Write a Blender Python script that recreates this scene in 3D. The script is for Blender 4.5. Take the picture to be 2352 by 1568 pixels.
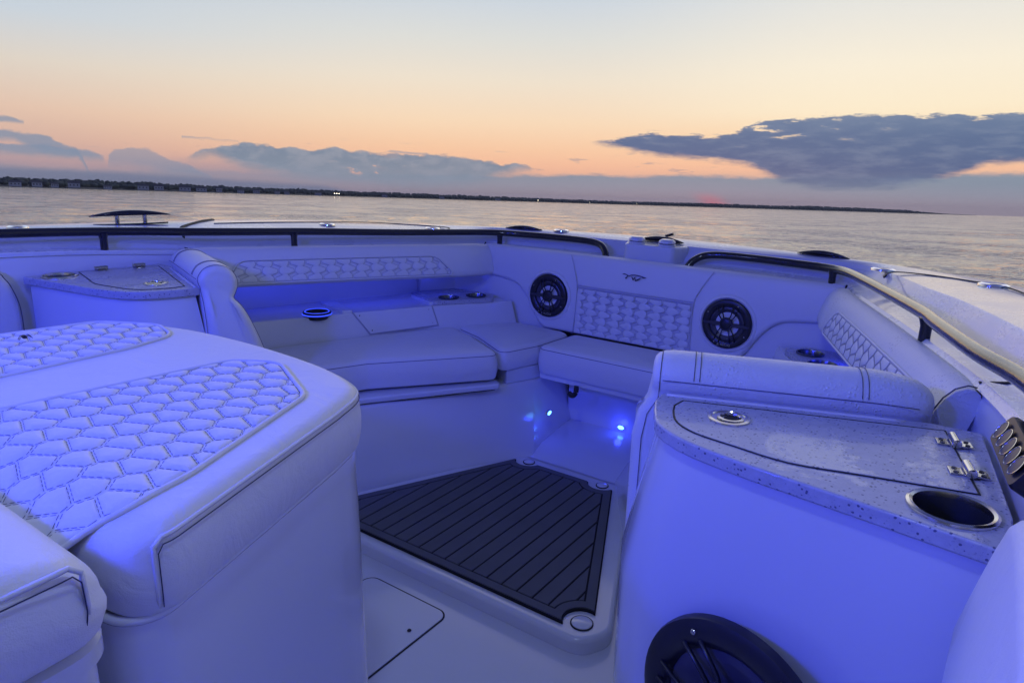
import bpy, math, random
import numpy as np
from mathutils import Matrix, Vector, noise
R = math.radians
rnd = random.Random(7)
scene = bpy.context.scene
for o in list(bpy.data.objects): bpy.data.objects.remove(o)

# ------------------------------------------------------------------ camera
# boat frame: x starboard, y forward, z up, 0 at the bow cockpit mat. The boat floats
# slightly bow-up and heeled, so every boat thing is turned by BT into the level world.
def axes(yaw, pitch, roll):
    cy, sy, cp, sp = math.cos(yaw), math.sin(yaw), math.cos(pitch), math.sin(pitch)
    f = np.array([sy*cp, cy*cp, -sp]); r = np.array([cy, -sy, 0.0]); u = np.cross(r, f)
    c, s = math.cos(roll), math.sin(roll)
    return c*r+s*u, -s*r+c*u, f
def cammat(yaw, pitch, roll):
    r, u, f = axes(R(yaw), R(pitch), R(roll))
    return Matrix(((r[0], u[0], -f[0]), (r[1], u[1], -f[1]), (r[2], u[2], -f[2])))
YAW = -34.41
CB = cammat(YAW, 15.11, 1.777)          # camera in the boat frame
CW = cammat(YAW, 11.41, 1.766)          # camera in the level world
BT = (CW @ CB.transposed()).to_4x4()
CAMB = Vector((1.2, 0.0, 1.17))
CAMW = BT @ CAMB
SEA = CAMW.z - 2.3
cam = bpy.data.cameras.new('camera'); camo = bpy.data.objects.new('camera', cam)
scene.collection.objects.link(camo); scene.camera = camo
camo.matrix_world = Matrix.Translation(CAMW) @ CW.to_4x4()
cam.sensor_width = 36; cam.lens = 36*1600.28/2352; cam.clip_start = 0.02; cam.clip_end = 60000
scene.view_settings.view_transform = 'Standard'; scene.view_settings.look = 'None'
scene.view_settings.exposure = 0; scene.view_settings.gamma = 1
scene.render.resolution_x = 1024; scene.render.resolution_y = 682

# ------------------------------------------------------------------ node helper
def lin(r, g, b):
    f = lambda c: (c/255)/12.92 if c <= 10 else (((c/255)+.055)/1.055)**2.4
    return (f(r), f(g), f(b), 1)
class NT:
    def __init__(s, nt): s.nt = nt; s.n = nt.nodes; s.l = nt.links
    def add(s, t, **k):
        n = s.n.new(t)
        for a, b in k.items():
            if a.startswith('i_'):
                key = a[2:]; key = int(key) if key.isdigit() else key
                s.put(n.inputs[key], b)
            else: setattr(n, a, b)
        return n
    def put(s, inp, v):
        if isinstance(v, bpy.types.NodeSocket): s.l.new(v, inp)
        else: inp.default_value = v
    def m(s, op, a, b=0.0, c=None, clamp=False):
        n = s.n.new('ShaderNodeMath'); n.operation = op; n.use_clamp = clamp
        s.put(n.inputs[0], a); s.put(n.inputs[1], b)
        if c is not None: s.put(n.inputs[2], c)
        return n.outputs[0]
    def ss(s, v, a, b, o0=0.0, o1=1.0):
        n = s.n.new('ShaderNodeMapRange'); n.interpolation_type = 'SMOOTHSTEP'
        s.put(n.inputs[0], v); s.put(n.inputs[1], a); s.put(n.inputs[2], b); s.put(n.inputs[3], o0); s.put(n.inputs[4], o1)
        return n.outputs[0]
    def mix(s, f, a, b):
        n = s.n.new('ShaderNodeMix'); n.data_type = 'RGBA'
        s.put(n.inputs[0], f); s.put(n.inputs[6], a); s.put(n.inputs[7], b)
        return n.outputs[2]
    def ramp(s, v, stops, interp='LINEAR'):
        n = s.n.new('ShaderNodeValToRGB'); n.color_ramp.interpolation = interp
        e = n.color_ramp.elements
        while len(e) > 1: e.remove(e[-1])
        e[0].position = stops[0][0]; e[0].color = stops[0][1]
        for p, c in stops[1:]:
            x = e.new(p); x.color = c
        s.put(n.inputs[0], v); return n.outputs[0]
    def curve(s, v, pts):                    # pts: (x 0..1, y 0..1)
        n = s.n.new('ShaderNodeFloatCurve'); c = n.mapping.curves[0]
        c.points[0].location = pts[0]; c.points[1].location = pts[-1]
        for p in pts[1:-1]: c.points.new(*p)
        for p in c.points: p.handle_type = 'VECTOR'
        n.mapping.update(); s.put(n.inputs[1], v); return n.outputs[0]
    def noise(s, vec, scale, detail=3, rough=.5, dist=0.0):
        n = s.n.new('ShaderNodeTexNoise'); s.put(n.inputs['Vector'], vec)
        n.inputs['Scale'].default_value = scale; n.inputs['Detail'].default_value = detail
        n.inputs['Roughness'].default_value = rough; n.inputs['Distortion'].default_value = dist
        return n.outputs[0]

# ------------------------------------------------------------------ world: dusk sky after sunset, with cloud banks
world = bpy.data.worlds.new('World'); scene.world = world; world.use_nodes = True
W = NT(world.node_tree); W.n.clear()
tc = W.add('ShaderNodeTexCoord'); d = tc.outputs['Generated']
rot = W.add('ShaderNodeVectorRotate', rotation_type='Z_AXIS', i_Vector=d); rot.inputs['Angle'].default_value = R(YAW)
sp = W.add('ShaderNodeSeparateXYZ', i_0=rot.outputs[0])
az = W.m('MULTIPLY', W.m('ARCTAN2', sp.outputs[0], sp.outputs[1]), 57.2958)
el = W.m('MULTIPLY', W.m('ARCSINE', sp.outputs[2]), 57.2958)
t = W.m('DIVIDE', W.m('ADD', el, 5.0), 95.0)
def E(e): return (e+5)/95
skyC = W.ramp(t, [(0, lin(150,140,150)), (E(0), lin(172,150,158)), (E(1.2), lin(208,165,155)), (E(2.6), lin(248,190,158)), (E(4), lin(251,204,167)),
    (E(6), lin(250,219,186)), (E(9), lin(240,226,206)), (E(12), lin(222,222,217)), (E(15), lin(203,213,224)), (E(20), lin(226,228,232)), (E(30), lin(205,212,228)), (E(42), lin(120,132,182)), (E(60), lin(62,72,142)), (1, lin(54,64,136))])
skyL = W.ramp(t, [(0, lin(130,135,155)), (E(0), lin(140,145,165)), (E(1.6), lin(188,160,165)), (E(3), lin(214,178,165)), (E(5), lin(228,196,176)),
    (E(8), lin(222,212,200)), (E(11), lin(198,210,222)), (E(16), lin(182,198,222)), (E(26), lin(178,190,214)), (E(40), lin(110,122,172)), (E(60), lin(62,72,142)), (1, lin(54,64,136))])
skyR = W.ramp(t, [(0, lin(150,140,150)), (E(0), lin(160,150,162)), (E(1.5), lin(185,165,165)), (E(3), lin(250,195,160)), (E(5), lin(252,216,176)), (E(7), lin(254,237,206)), (E(10), lin(250,239,217)), (E(13), lin(236,232,222)), (E(17), lin(215,222,228)), (E(26), lin(168,184,212)), (E(38), lin(98,112,180)), (1, lin(54,64,136))])
skyE = W.ramp(t, [(0, lin(60,64,110)), (E(0), lin(70,76,122)), (E(12), lin(78,82,135)), (E(40), lin(66,72,128)), (1, lin(54,64,136))])
sky = W.mix(W.ss(az, -42, -6), skyL, skyC)
sky = W.mix(W.ss(az, 2, 26), sky, skyR)
awest = W.m('ABSOLUTE', W.m('SUBTRACT', az, 8.0))
sky = W.mix(W.ss(awest, 62, 120), sky, skyE)
vs = W.add('ShaderNodeVectorMath', operation='MULTIPLY', i_0=rot.outputs[0], i_1=(1, 1, 3.2))
n1 = W.noise(vs.outputs[0], 15, 7, .62); n2 = W.noise(vs.outputs[0], 46, 6, .65)
nz = W.m('ADD', W.m('MULTIPLY', W.m('SUBTRACT', n1, .5), 1.5), W.m('MULTIPLY', W.m('SUBTRACT', n2, .5), 1.0))
u = W.m('DIVIDE', W.m('ADD', az, 40.0), 80.0)
def band(top, bot, amp, soft_t=.14, soft_b=.35, nn=nz):
    T = W.m('MULTIPLY', W.curve(u, [((a+40)/80, e/10) for a, e in top]), 10.0)
    Bm = W.m('MULTIPLY', W.curve(u, [((a+40)/80, e/10) for a, e in bot]), 10.0)
    k = W.m('MULTIPLY', nn, amp)
    a = W.ss(W.m('SUBTRACT', W.m('ADD', T, k), el), -soft_t, soft_t)
    b = W.ss(W.m('SUBTRACT', el, W.m('ADD', Bm, W.m('MULTIPLY', k, .6))), -soft_b, soft_b)
    gap = W.ss(W.m('SUBTRACT', T, Bm), 0.0, 0.25)
    return W.m('MULTIPLY', W.m('MULTIPLY', a, b), gap)
def layer(sky, mask, col, op=1.0): return W.mix(W.m('MULTIPLY', mask, op), sky, col)
# low hazy bank right along the horizon
low = band([(-40,1.3),(-28,1.2),(-24,1.6),(-16,1.4),(-2,1.95),(7,2.15),(13,2.3),(19,2.3),(26,2.4),(40,2.9)], [(-40,-1),(40,-1)], .5, .22)
lowc = W.ramp(t, [(E(-1), lin(168,150,160)), (E(.5), lin(160,150,163)), (E(1.2), lin(146,152,170)), (E(2.2), lin(122,146,168))])
sky = layer(sky, low, lowc, .93)
n3 = W.noise(W.add('ShaderNodeVectorMath', operation='MULTIPLY', i_0=rot.outputs[0], i_1=(1, 1, 2.2)).outputs[0], 34, 6, .62)
puff = W.m('ADD', W.m('MULTIPLY', W.m('SUBTRACT', n3, .5), 1.9), W.m('MULTIPLY', W.m('SUBTRACT', n1, .5), .9))
haze_l = band([(-40,1.6),(-30,1.7),(-26,1.9),(-22,2.3),(-16,2.0),(-12,1.4),(-8,0),(40,0)], [(-40,-1),(40,-1)], .5, .6, .4)
sky = layer(sky, haze_l, lin(172,154,166), .6)
l1 = band([(-40,3.5),(-35,3.45),(-33.3,3.35),(-32.6,3.0),(-31.5,2.5),(-30.4,0),(40,0)], [(-40,2.9),(-35,2.9),(-33.5,2.2),(-31.5,2.1),(-30.4,0),(40,0)], .45, .12, .25, puff)
l2 = band([(-40,2.5),(-35,2.6),(-33,2.7),(-31,2.4),(-29.8,2.0),(-29.2,0),(40,0)], [(-40,2.1),(-35,2.0),(-31,1.9),(-29.2,1.9),(40,0)], .4, .12, .3, puff)
l3 = band([(-40,0),(-30.2,0),(-29.6,2.5),(-28.2,2.9),(-27,2.75),(-26.2,2.2),(-24.6,1.7),(-23.2,1.2),(-22.6,0),(40,0)], [(-40,1.6),(-29,1.7),(-26,1.2),(-23,.9),(40,0)], .45, .12, .5, puff)
l0 = band([(-40,4.35),(-35.2,4.3),(-34.3,4.1),(-33.9,0),(40,0)], [(-40,4.0),(-34,3.95),(-33.8,0),(40,0)], .3, .1, .12, puff)
for q, o_ in ((l1, .85), (l2, .85), (l3, .65), (l0, .8)): sky = layer(sky, q, lin(132,148,172), o_)
ll = band([(-40,1.15),(-30,1.15),(-22,.9),(-15,.7),(-12,0),(40,0)], [(-40,.2),(-20,.2),(-12,0),(40,0)], .15, .25, .3)
sky = layer(sky, ll, lin(104,124,156), .7)
ca = band([(-40,0),(-25,2.2),(-23.6,3.0),(-22,3.25),(-20.8,3.6),(-19,3.5),(-16.5,3.2),(-14.6,3.55),(-12.6,3.3),(-9,3.25),(-6.5,3.25),(-3,3.05),(0,2.85),(1.3,2.6),(2.2,2.2),(40,0)],
          [(-40,0),(-25,2.2),(-23,2.7),(-20.9,1.9),(-16.5,1.1),(-9.9,.8),(-4,1.1),(-2,1.8),(0,2.3),(1.3,2.5),(2.2,2.2),(40,0)], .55, .10, .55, puff)
gapsA = W.m('MULTIPLY', W.ss(W.m('ADD', W.m('MULTIPLY', n3, .6), W.m('MULTIPLY', n2, .4)), .555, .60), W.m('MULTIPLY', W.ss(W.m('ABSOLUTE', W.m('ADD', az, 11.5)), 3.6, 1.2), W.ss(W.m('ABSOLUTE', W.m('SUBTRACT', el, 2.0)), .8, .3)))
cac = W.ramp(t, [(E(.6), lin(158,156,172)), (E(1.6), lin(132,148,168)), (E(2.6), lin(114,138,162)), (E(3.4), lin(106,132,160))])
cac = W.mix(W.ss(n3, .40, .66), cac, lin(138,152,172))
sky = layer(sky, W.m('MULTIPLY', ca, W.m('SUBTRACT', 1.0, gapsA)), cac, .93)
l4 = band([(-40,0),(-25.6,0),(-25,3.9),(-23,3.8),(-21,3.75),(-20.4,0),(40,0)], [(-40,0),(-25.3,3.75),(-21,3.65),(-20.4,0),(40,0)], .25, .07, .1, puff)
l5 = band([(-40,0),(-10.8,0),(-10.3,3.55),(-8,3.5),(-7,3.4),(-6.4,0),(40,0)], [(-40,0),(-10.5,3.4),(-7,3.3),(-6.4,0),(40,0)], .2, .06, .1, puff)
for q in (l4, l5): sky = layer(sky, q, lin(128,146,172), .85)
# scattered thin pieces between the banks
sc = W.ss(W.noise(W.add('ShaderNodeVectorMath', operation='MULTIPLY', i_0=rot.outputs[0], i_1=(1,1,6)).outputs[0], 22, 5, .6), .60, .70)
scm = W.m('MULTIPLY', sc, W.m('MULTIPLY', W.ss(el, 1.6, 2.4), W.ss(el, 4.6, 3.2)))
sky = layer(sky, scm, lin(160,150,160), .55)
sk2 = W.noise(W.add('ShaderNodeVectorMath', operation='MULTIPLY', i_0=rot.outputs[0], i_1=(1, 1, 5)).outputs[0], 24, 7, .64)
puff2 = W.m('ADD', W.m('MULTIPLY', W.m('SUBTRACT', sk2, .5), 2.0), W.m('MULTIPLY', W.m('SUBTRACT', n2, .5), .7))
cb = band([(-40,0),(5.5,4.8),(7,4.9),(9,5.2),(10.2,5.45),(12.5,5.4),(15.1,5.1),(17,5.65),(19.3,6.6),(21.5,6.4),(22.9,6.65),(28.4,6.55),(32.5,6.4),(36,6.2),(40,6.4)],
          [(-40,0),(5.5,4.8),(7,4.6),(9.9,4.0),(12.6,3.8),(17.2,3.4),(19,2.7),(20.4,2.1),(23.5,1.5),(27.7,1.7),(31.5,2.7),(33,3.4),(35,3.5),(40,3.4)], .85, .13, .35, puff2)
holes = W.ss(sk2, .60, .68)
hm = W.m('MULTIPLY', W.m('MULTIPLY', holes, W.ss(az, 30, 16)), W.ss(el, 4.2, 5.6))
cbc = W.ramp(t, [(E(1.5), lin(108,126,154)), (E(3), lin(66,98,144)), (E(5), lin(74,104,148)), (E(6.5), lin(98,122,158))])
cbc = W.mix(W.ss(sk2, .42, .68), cbc, lin(118,136,166))
cbc = W.mix(.5, cbc, W.ramp(t, [(E(1.5), lin(108,126,154)), (E(3), lin(66,98,144)), (E(5), lin(74,104,148)), (E(6.5), lin(98,122,158))]))
sky = layer(sky, W.m('MULTIPLY', cb, W.m('SUBTRACT', 1.0, hm)), cbc, .97)
# last red glow where the sun went down
gl = W.m('MULTIPLY', W.ss(W.m('ABSOLUTE', W.m('SUBTRACT', az, W.m('SUBTRACT', 15.8, el))), 1.6, 0.0), W.ss(el, 1.3, .2))
sky = layer(sky, gl, lin(225,120,130), .75)
# a faint physical sky under the painted dusk colours
nis = W.add('ShaderNodeTexSky'); nis.sky_type = 'NISHITA'; nis.sun_disc = False
nis.sun_elevation = R(-1.0); nis.sun_rotation = R(YAW+15.5)
b1 = W.add('ShaderNodeBackground', i_0=nis.outputs[0], i_1=0.02)
upper = W.m('MULTIPLY', W.m('MULTIPLY', W.ss(el, 15.5, 22), W.ss(el, 44, 32)), W.ss(awest, 95, 55))  # extra brightness added to the unseen sky above, for water and boat
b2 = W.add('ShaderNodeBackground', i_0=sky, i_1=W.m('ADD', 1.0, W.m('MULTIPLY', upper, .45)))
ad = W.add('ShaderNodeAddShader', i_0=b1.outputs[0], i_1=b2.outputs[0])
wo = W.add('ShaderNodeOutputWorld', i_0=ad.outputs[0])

# ------------------------------------------------------------------ materials
def mat(name, col, rough=.5, metal=0.0, coat=0.0, **k):
    m = bpy.data.materials.new(name); m.use_nodes = True
    n = NT(m.node_tree); p = n.n['Principled BSDF']
    p.inputs['Base Color'].default_value = col if len(col) == 4 else (*col, 1)
    p.inputs['Roughness'].default_value = rough; p.inputs['Metallic'].default_value = metal
    p.inputs['Coat Weight'].default_value = coat; p.inputs['Coat Roughness'].default_value = .08
    if 'em' in k: p.inputs['Emission Color'].default_value = (*k['em'], 1); p.inputs['Emission Strength'].default_value = k['es']
    m.diffuse_color = p.inputs['Base Color'].default_value
    n.p = p; return m, n
def bump(n, h, strength, dist, inp=None):
    b = n.add('ShaderNodeBump', i_Height=h); b.inputs['Strength'].default_value = strength; b.inputs['Distance'].default_value = dist
    if inp is not None: n.put(b.inputs['Normal'], inp)
    n.put(n.p.inputs['Normal'], b.outputs[0]); return b.outputs[0]
M = {}
def gel(name, col, rough, dew):
    m, n = mat(name, col, rough, 0, .6)
    g = n.add('ShaderNodeTexCoord').outputs['Object']
    big = n.noise(g, 3.5, 4, .6)
    c = n.mix(n.m('MULTIPLY', big, .5), col, tuple(x*.9 for x in col[:3])+(1,))
    fleck = n.noise(g, 420, 2, .6)
    h = n.noise(g, 9, 2, .5)
    n.put(n.p.inputs['Base Color'], c)
    if dew:
        v = n.add('ShaderNodeTexVoronoi', i_Vector=g); v.inputs['Scale'].default_value = 190
        patch = n.ss(n.noise(g, 5, 5, .65), .42, .6)
        drop = n.m('MULTIPLY', n.ss(v.outputs['Distance'], .42, .1), patch)
        n.put(n.p.inputs['Roughness'], n.m('ADD', rough, n.m('MULTIPLY', n.m('MULTIPLY', fleck, .3), n.m('SUBTRACT', 1.0, patch))))
        b = n.add('ShaderNodeBump', i_Height=h); b.inputs['Strength'].default_value = .12; b.inputs['Distance'].default_value = .004
        bump(n, n.m('ADD', drop, n.m('MULTIPLY', fleck, .35)), dew, .0012, b.outputs[0])
    else:
        n.put(n.p.inputs['Roughness'], n.m('ADD', rough-.04, n.m('MULTIPLY', big, .12)))
        bump(n, h, .10, .004)
    return m
M['gel'] = gel('gelcoat', (.64, .655, .70, 1), .17, 0)
M['deck'] = gel('dewy_gelcoat', (.56, .59, .68, 1), .24, .9)
def vinyl(name, col, dew=0):
    m, n = mat(name, col, .46)
    n.p.inputs['Sheen Weight'].default_value = .12
    g = n.add('ShaderNodeTexCoord').outputs['Object']
    v = n.add('ShaderNodeTexVoronoi', i_Vector=g); v.inputs['Scale'].default_value = 700
    wr = n.noise(g, 11, 4, .6, 1.2)
    n.put(n.p.inputs['Base Color'], n.mix(n.m('MULTIPLY', n.noise(g, 5, 4, .6), .35), col, tuple(x*.88 for x in col[:3])+(1,)))
    b = n.add('ShaderNodeBump', i_Height=wr); b.inputs['Strength'].default_value = .45; b.inputs['Distance'].default_value = .008
    h = v.outputs['Distance']
    if dew:
        v2 = n.add('ShaderNodeTexVoronoi', i_Vector=g); v2.inputs['Scale'].default_value = 130
        pt = n.ss(n.noise(g, 6, 4, .6), .45, .62)
        dr = n.m('MULTIPLY', n.ss(v2.outputs['Distance'], .4, .15), pt)
        h = n.m('ADD', n.m('MULTIPLY', dr, 2.5), h)
        n.put(n.p.inputs['Roughness'], n.m('SUBTRACT', .42, n.m('MULTIPLY', dr, .3)))
    bump(n, h, .25 if not dew else .5, .0009, b.outputs[0])
    return m
M['vinyl'] = vinyl('white_vinyl', (.64, .65, .69, 1))
M['vinyl_wet'] = vinyl('dewy_vinyl', (.62, .64, .69, 1), 1)
M['stitch'] = mat('navy_thread', (.03, .034, .09), .7)[0]
M['thread2'] = mat('slate_thread', (.09, .095, .17), .6)[0]
M['thread'] = mat('grey_thread', (.34, .35, .44), .6)[0]
M['piping'] = mat('vinyl_piping', (.5, .51, .57), .45)[0]
def stone():
    m, n = mat('speckled_counter', (.5, .5, .56), .2, 0, .3)
    g = n.add('ShaderNodeTexCoord').outputs['Object']
    mp = n.add('ShaderNodeMapping', i_Vector=g); mp.inputs['Scale'].default_value = (1, 1, 1)
    v = n.add('ShaderNodeTexVoronoi', i_Vector=mp.outputs[0]); v.inputs['Scale'].default_value = 185; v.inputs['Randomness'].default_value = 1
    sep = n.add('ShaderNodeSeparateColor', i_0=v.outputs['Color'])
    dist = n.m('ADD', v.outputs['Distance'], n.m('MULTIPLY', n.m('SUBTRACT', n.noise(g, 500, 2), .5), .35))
    spk = n.m('MULTIPLY', n.ss(dist, .38, .28), n.ss(sep.outputs[0], .70, .76))
    v2 = n.add('ShaderNodeTexVoronoi', i_Vector=mp.outputs[0]); v2.inputs['Scale'].default_value = 260
    s2 = n.add('ShaderNodeSeparateColor', i_0=v2.outputs['Color'])
    spk2 = n.m('MULTIPLY', n.ss(v2.outputs['Distance'], .34, .2), n.ss(s2.outputs[1], .5, .6))
    base = n.mix(n.noise(g, 60, 4, .7), (.30, .31, .38, 1), (.50, .51, .58, 1))
    c = n.mix(n.m('MULTIPLY', spk2, .5), base, (.24, .25, .34, 1))
    c = n.mix(n.m('MULTIPLY', spk, .85), c, (.05, .055, .13, 1))
    n.put(n.p.inputs['Base Color'], c)
    wet = n.ss(n.m('ADD', n.noise(g, 6, 8, .7, .8), n.m('MULTIPLY', n.m('SUBTRACT', n.noise(g, 90, 3), .5), .16)), .49, .56)
    n.put(n.p.inputs['Roughness'], n.m('ADD', .5, n.m('MULTIPLY', wet, -.28)))
    bump(n, n.m('ADD', n.m('MULTIPLY', wet, .6), n.m('MULTIPLY', n.noise(g, 240, 2), .5)), .35, .0012)
    return m
M['stone'] = stone()
def rail():
    m, n = mat('black_coated_metal', (.012, .012, .016), .16, 0, .5)
    g = n.add('ShaderNodeTexCoord').outputs['Object']
    v = n.add('ShaderNodeTexVoronoi', i_Vector=g); v.inputs['Scale'].default_value = 210
    f = n.noise(g, 26, 5, .65)
    n.put(n.p.inputs['Roughness'], n.m('ADD', .08, n.m('MULTIPLY', f, .2)))
    n.p.inputs['IOR'].default_value = 1.5
    bump(n, n.ss(v.outputs['Distance'], .5, .1), .35, .0008)
    return m
M['rail'] = rail()
M['black'] = mat('black_plastic', (.012, .012, .02), .35)[0]
M['dark'] = mat('dark_grey_plastic', (.035, .035, .05), .35)[0]
M['cone'] = mat('speaker_cone', (.05, .05, .075), .35)[0]
M['rubber'] = mat('black_gasket', (.01, .01, .014), .6)[0]
M['steel'] = mat('stainless_steel', (.62, .6, .56), .18, 1)[0]
M['chrome'] = mat('polished_chrome', (.85, .85, .86), .08, 1)[0]
M['cup'] = mat('cup_interior', (.16, .17, .19), .25, .9)[0]
M['void'] = mat('dark_recess', (.006, .006, .01), .8)[0]
def eva():
    m, n = mat('grey_foam_planks', (.04, .042, .055), .8)
    g = n.add('ShaderNodeTexCoord').outputs['Object']
    c = n.mix(n.noise(g, 7, 5, .65), (.075, .078, .095, 1), (.115, .12, .145, 1))
    n.put(n.p.inputs['Base Color'], c)
    bump(n, n.noise(g, 600, 2), .3, .0006); return m
M['eva'] = eva()
M['eva_line'] = mat('black_foam_groove', (.004, .004, .008), .85)[0]
M['led'] = mat('blue_led', (.02, .05, .5), .3, em=(.10, .32, 1.0), es=9)[0]
M['led_core'] = mat('led_core', (.2, .6, 1), .3, em=(.10, .36, 1.0), es=6)[0]
M['ring_led'] = mat('blue_ring_led', (.02, .05, .5), .3, em=(.04, .08, 1.0), es=1.4)[0]

# ------------------------------------------------------------------ mesh helpers (all in boat coordinates)
def kids(parent): return scene.collection.objects
ORG = {}
def mesh(name, verts, faces, m, parent=None, sharp=35, loc=None):
    me = bpy.data.meshes.new(name)
    loc = Vector(loc) if loc is not None else Vector((0, 0, 0))
    base = ORG.get(parent.name, Vector((0, 0, 0))) if parent else Vector((0, 0, 0))
    off = base + loc if parent else loc
    me.from_pydata([tuple(Vector(v) - off) for v in verts], [], [tuple(f) for f in faces])
    me.update()
    for mm in (m if isinstance(m, (list, tuple)) else [m]): me.materials.append(mm)
    me.polygons.foreach_set('use_smooth', [True]*len(me.polygons))
    if sharp: me.set_sharp_from_angle(angle=R(sharp))
    o = bpy.data.objects.new(name, me); scene.collection.objects.link(o)
    o.location = loc; ORG[o.name] = off
    if parent: o.parent = parent
    return o
BOAT = []
def tag(o, label, cat, group=None, kind=None, boat=True):
    if label: o['label'] = label
    if cat: o['category'] = cat
    if group: o['group'] = group
    if kind: o['kind'] = kind
    if boat: BOAT.append(o)
    return o
def empty(name, loc):
    o = bpy.data.objects.new(name, None); scene.collection.objects.link(o); o.location = loc
    o.empty_display_size = .1; ORG[o.name] = Vector(loc); return o
def recalc(o):
    import bmesh
    b = bmesh.new(); b.from_mesh(o.data); bmesh.ops.recalc_face_normals(b, faces=b.faces[:]); b.to_mesh(o.data); b.free()
    return o
def bevel(o, w, seg=3, ang=30):
    md = o.modifiers.new('bevel', 'BEVEL'); md.width = w; md.segments = seg; md.limit_method = 'ANGLE'; md.angle_limit = R(ang); md.harden_normals = True
    return o
def grid(rows, closed_u=False, closed_v=False, caps=False):
    """rows: list of equally long point lists."""
    V = [p for r in rows for p in r]; n = len(rows[0]); F = []
    nr = len(rows)
    for i in range(nr if closed_v else nr-1):
        for j in range(n if closed_u else n-1):
            a = i*n+j; b = i*n+(j+1) % n; c = ((i+1) % nr)*n+(j+1) % n; e = ((i+1) % nr)*n+j
            F.append((a, b, c, e))
    if caps:
        F.append(tuple(range(n-1, -1, -1))); F.append(tuple((nr-1)*n+k for k in range(n)))
    return V, F
def join(*vf):
    V, F = [], []
    for v, f in vf:
        o = len(V); V += list(v); F += [tuple(i+o for i in x) for x in f]
    return V, F
def cr(pts, n=8, closed=False):
    """Catmull-Rom through points."""
    P = [np.array(p, float) for p in pts]; out = []
    N = len(P)
    for i in range(N if closed else N-1):
        p1, p2 = P[i], P[(i+1) % N]
        p0 = P[i-1] if (i > 0 or closed) else 2*p1-p2
        p3 = P[(i+2) % N] if (i+2 < N or closed) else 2*p2-p1
        for k in range(n):
            t = k/n
            out.append(.5*((2*p1)+(-p0+p2)*t+(2*p0-5*p1+4*p2-p3)*t*t+(-p0+3*p1-3*p2+p3)*t**3))
    if not closed: out.append(P[-1])
    return out
def tube(pts, r, n=8, cap=True, flat=1.0, up=(0, 0, 1)):
    P = [Vector(p) for p in pts]; rows = []
    for i, p in enumerate(P):
        t = (P[min(i+1, len(P)-1)] - P[max(i-1, 0)])
        if t.length < 1e-9: t = Vector((0, 1, 0))
        t.normalize(); u = Vector(up)
        if abs(t.dot(u)) > .95: u = Vector((1, 0, 0))
        s = t.cross(u).normalized(); w = s.cross(t).normalized()
        rr = r[i] if isinstance(r, (list, tuple)) else r
        rows.append([p + s*(rr*math.cos(2*math.pi*k/n)) + w*(rr*flat*math.sin(2*math.pi*k/n)) for k in range(n)])
    return grid(rows, closed_u=True, caps=cap)
def round_poly(pts, rad, seg=6):
    """2-D polygon with rounded corners."""
    n = len(pts); out = []
    if not isinstance(rad, (list, tuple)): rad = [rad]*n
    for i in range(n):
        p = np.array(pts[i], float); a = np.array(pts[i-1], float)-p; b = np.array(pts[(i+1) % n], float)-p
        la, lb = np.linalg.norm(a), np.linalg.norm(b); a /= la; b /= lb
        ang = math.acos(max(-1, min(1, float(a@b)))); r = rad[i]
        if r <= 0 or ang > math.pi-.02: out.append(tuple(p)); continue
        tlen = min(r/math.tan(ang/2), la*.48, lb*.48); r = tlen*math.tan(ang/2)
        bis = (a+b)/np.linalg.norm(a+b); c = p+bis*(r/math.sin(ang/2))
        s, e = p+a*tlen-c, p+b*tlen-c
        a0 = math.atan2(s[1], s[0]); a1 = math.atan2(e[1], e[0]); da = (a1-a0+math.pi) % (2*math.pi)-math.pi
        for k in range(seg+1):
            q = a0+da*k/seg; out.append((c[0]+r*math.cos(q), c[1]+r*math.sin(q)))
    return out
def densify(poly, step):
    out = []
    n = len(poly)
    for i in range(n):
        a, b = np.array(poly[i], float), np.array(poly[(i+1) % n], float)
        k = max(1, int(np.linalg.norm(b-a)/step))
        for j in range(k): out.append(tuple(a+(b-a)*j/k))
    return out
def area(p): return .5*sum(p[i][0]*p[(i+1) % len(p)][1]-p[(i+1) % len(p)][0]*p[i][1] for i in range(len(p)))
def ccw(p): return p if area(p) > 0 else p[::-1]
def inset(p, d):
    n = len(p); out = []
    for i in range(n):
        a, b, c = np.array(p[i-1]), np.array(p[i]), np.array(p[(i+1) % n])
        e1, e2 = b-a, c-b
        l1, l2 = np.linalg.norm(e1)+1e-9, np.linalg.norm(e2)+1e-9
        n1, n2 = np.array([-e1[1], e1[0]])/l1, np.array([-e2[1], e2[0]])/l2
        m_ = n1+n2; L = float(m_@m_)
        m_ = m_*2/max(L, .5)
        out.append(tuple(b+m_*d))
    return out
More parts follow.
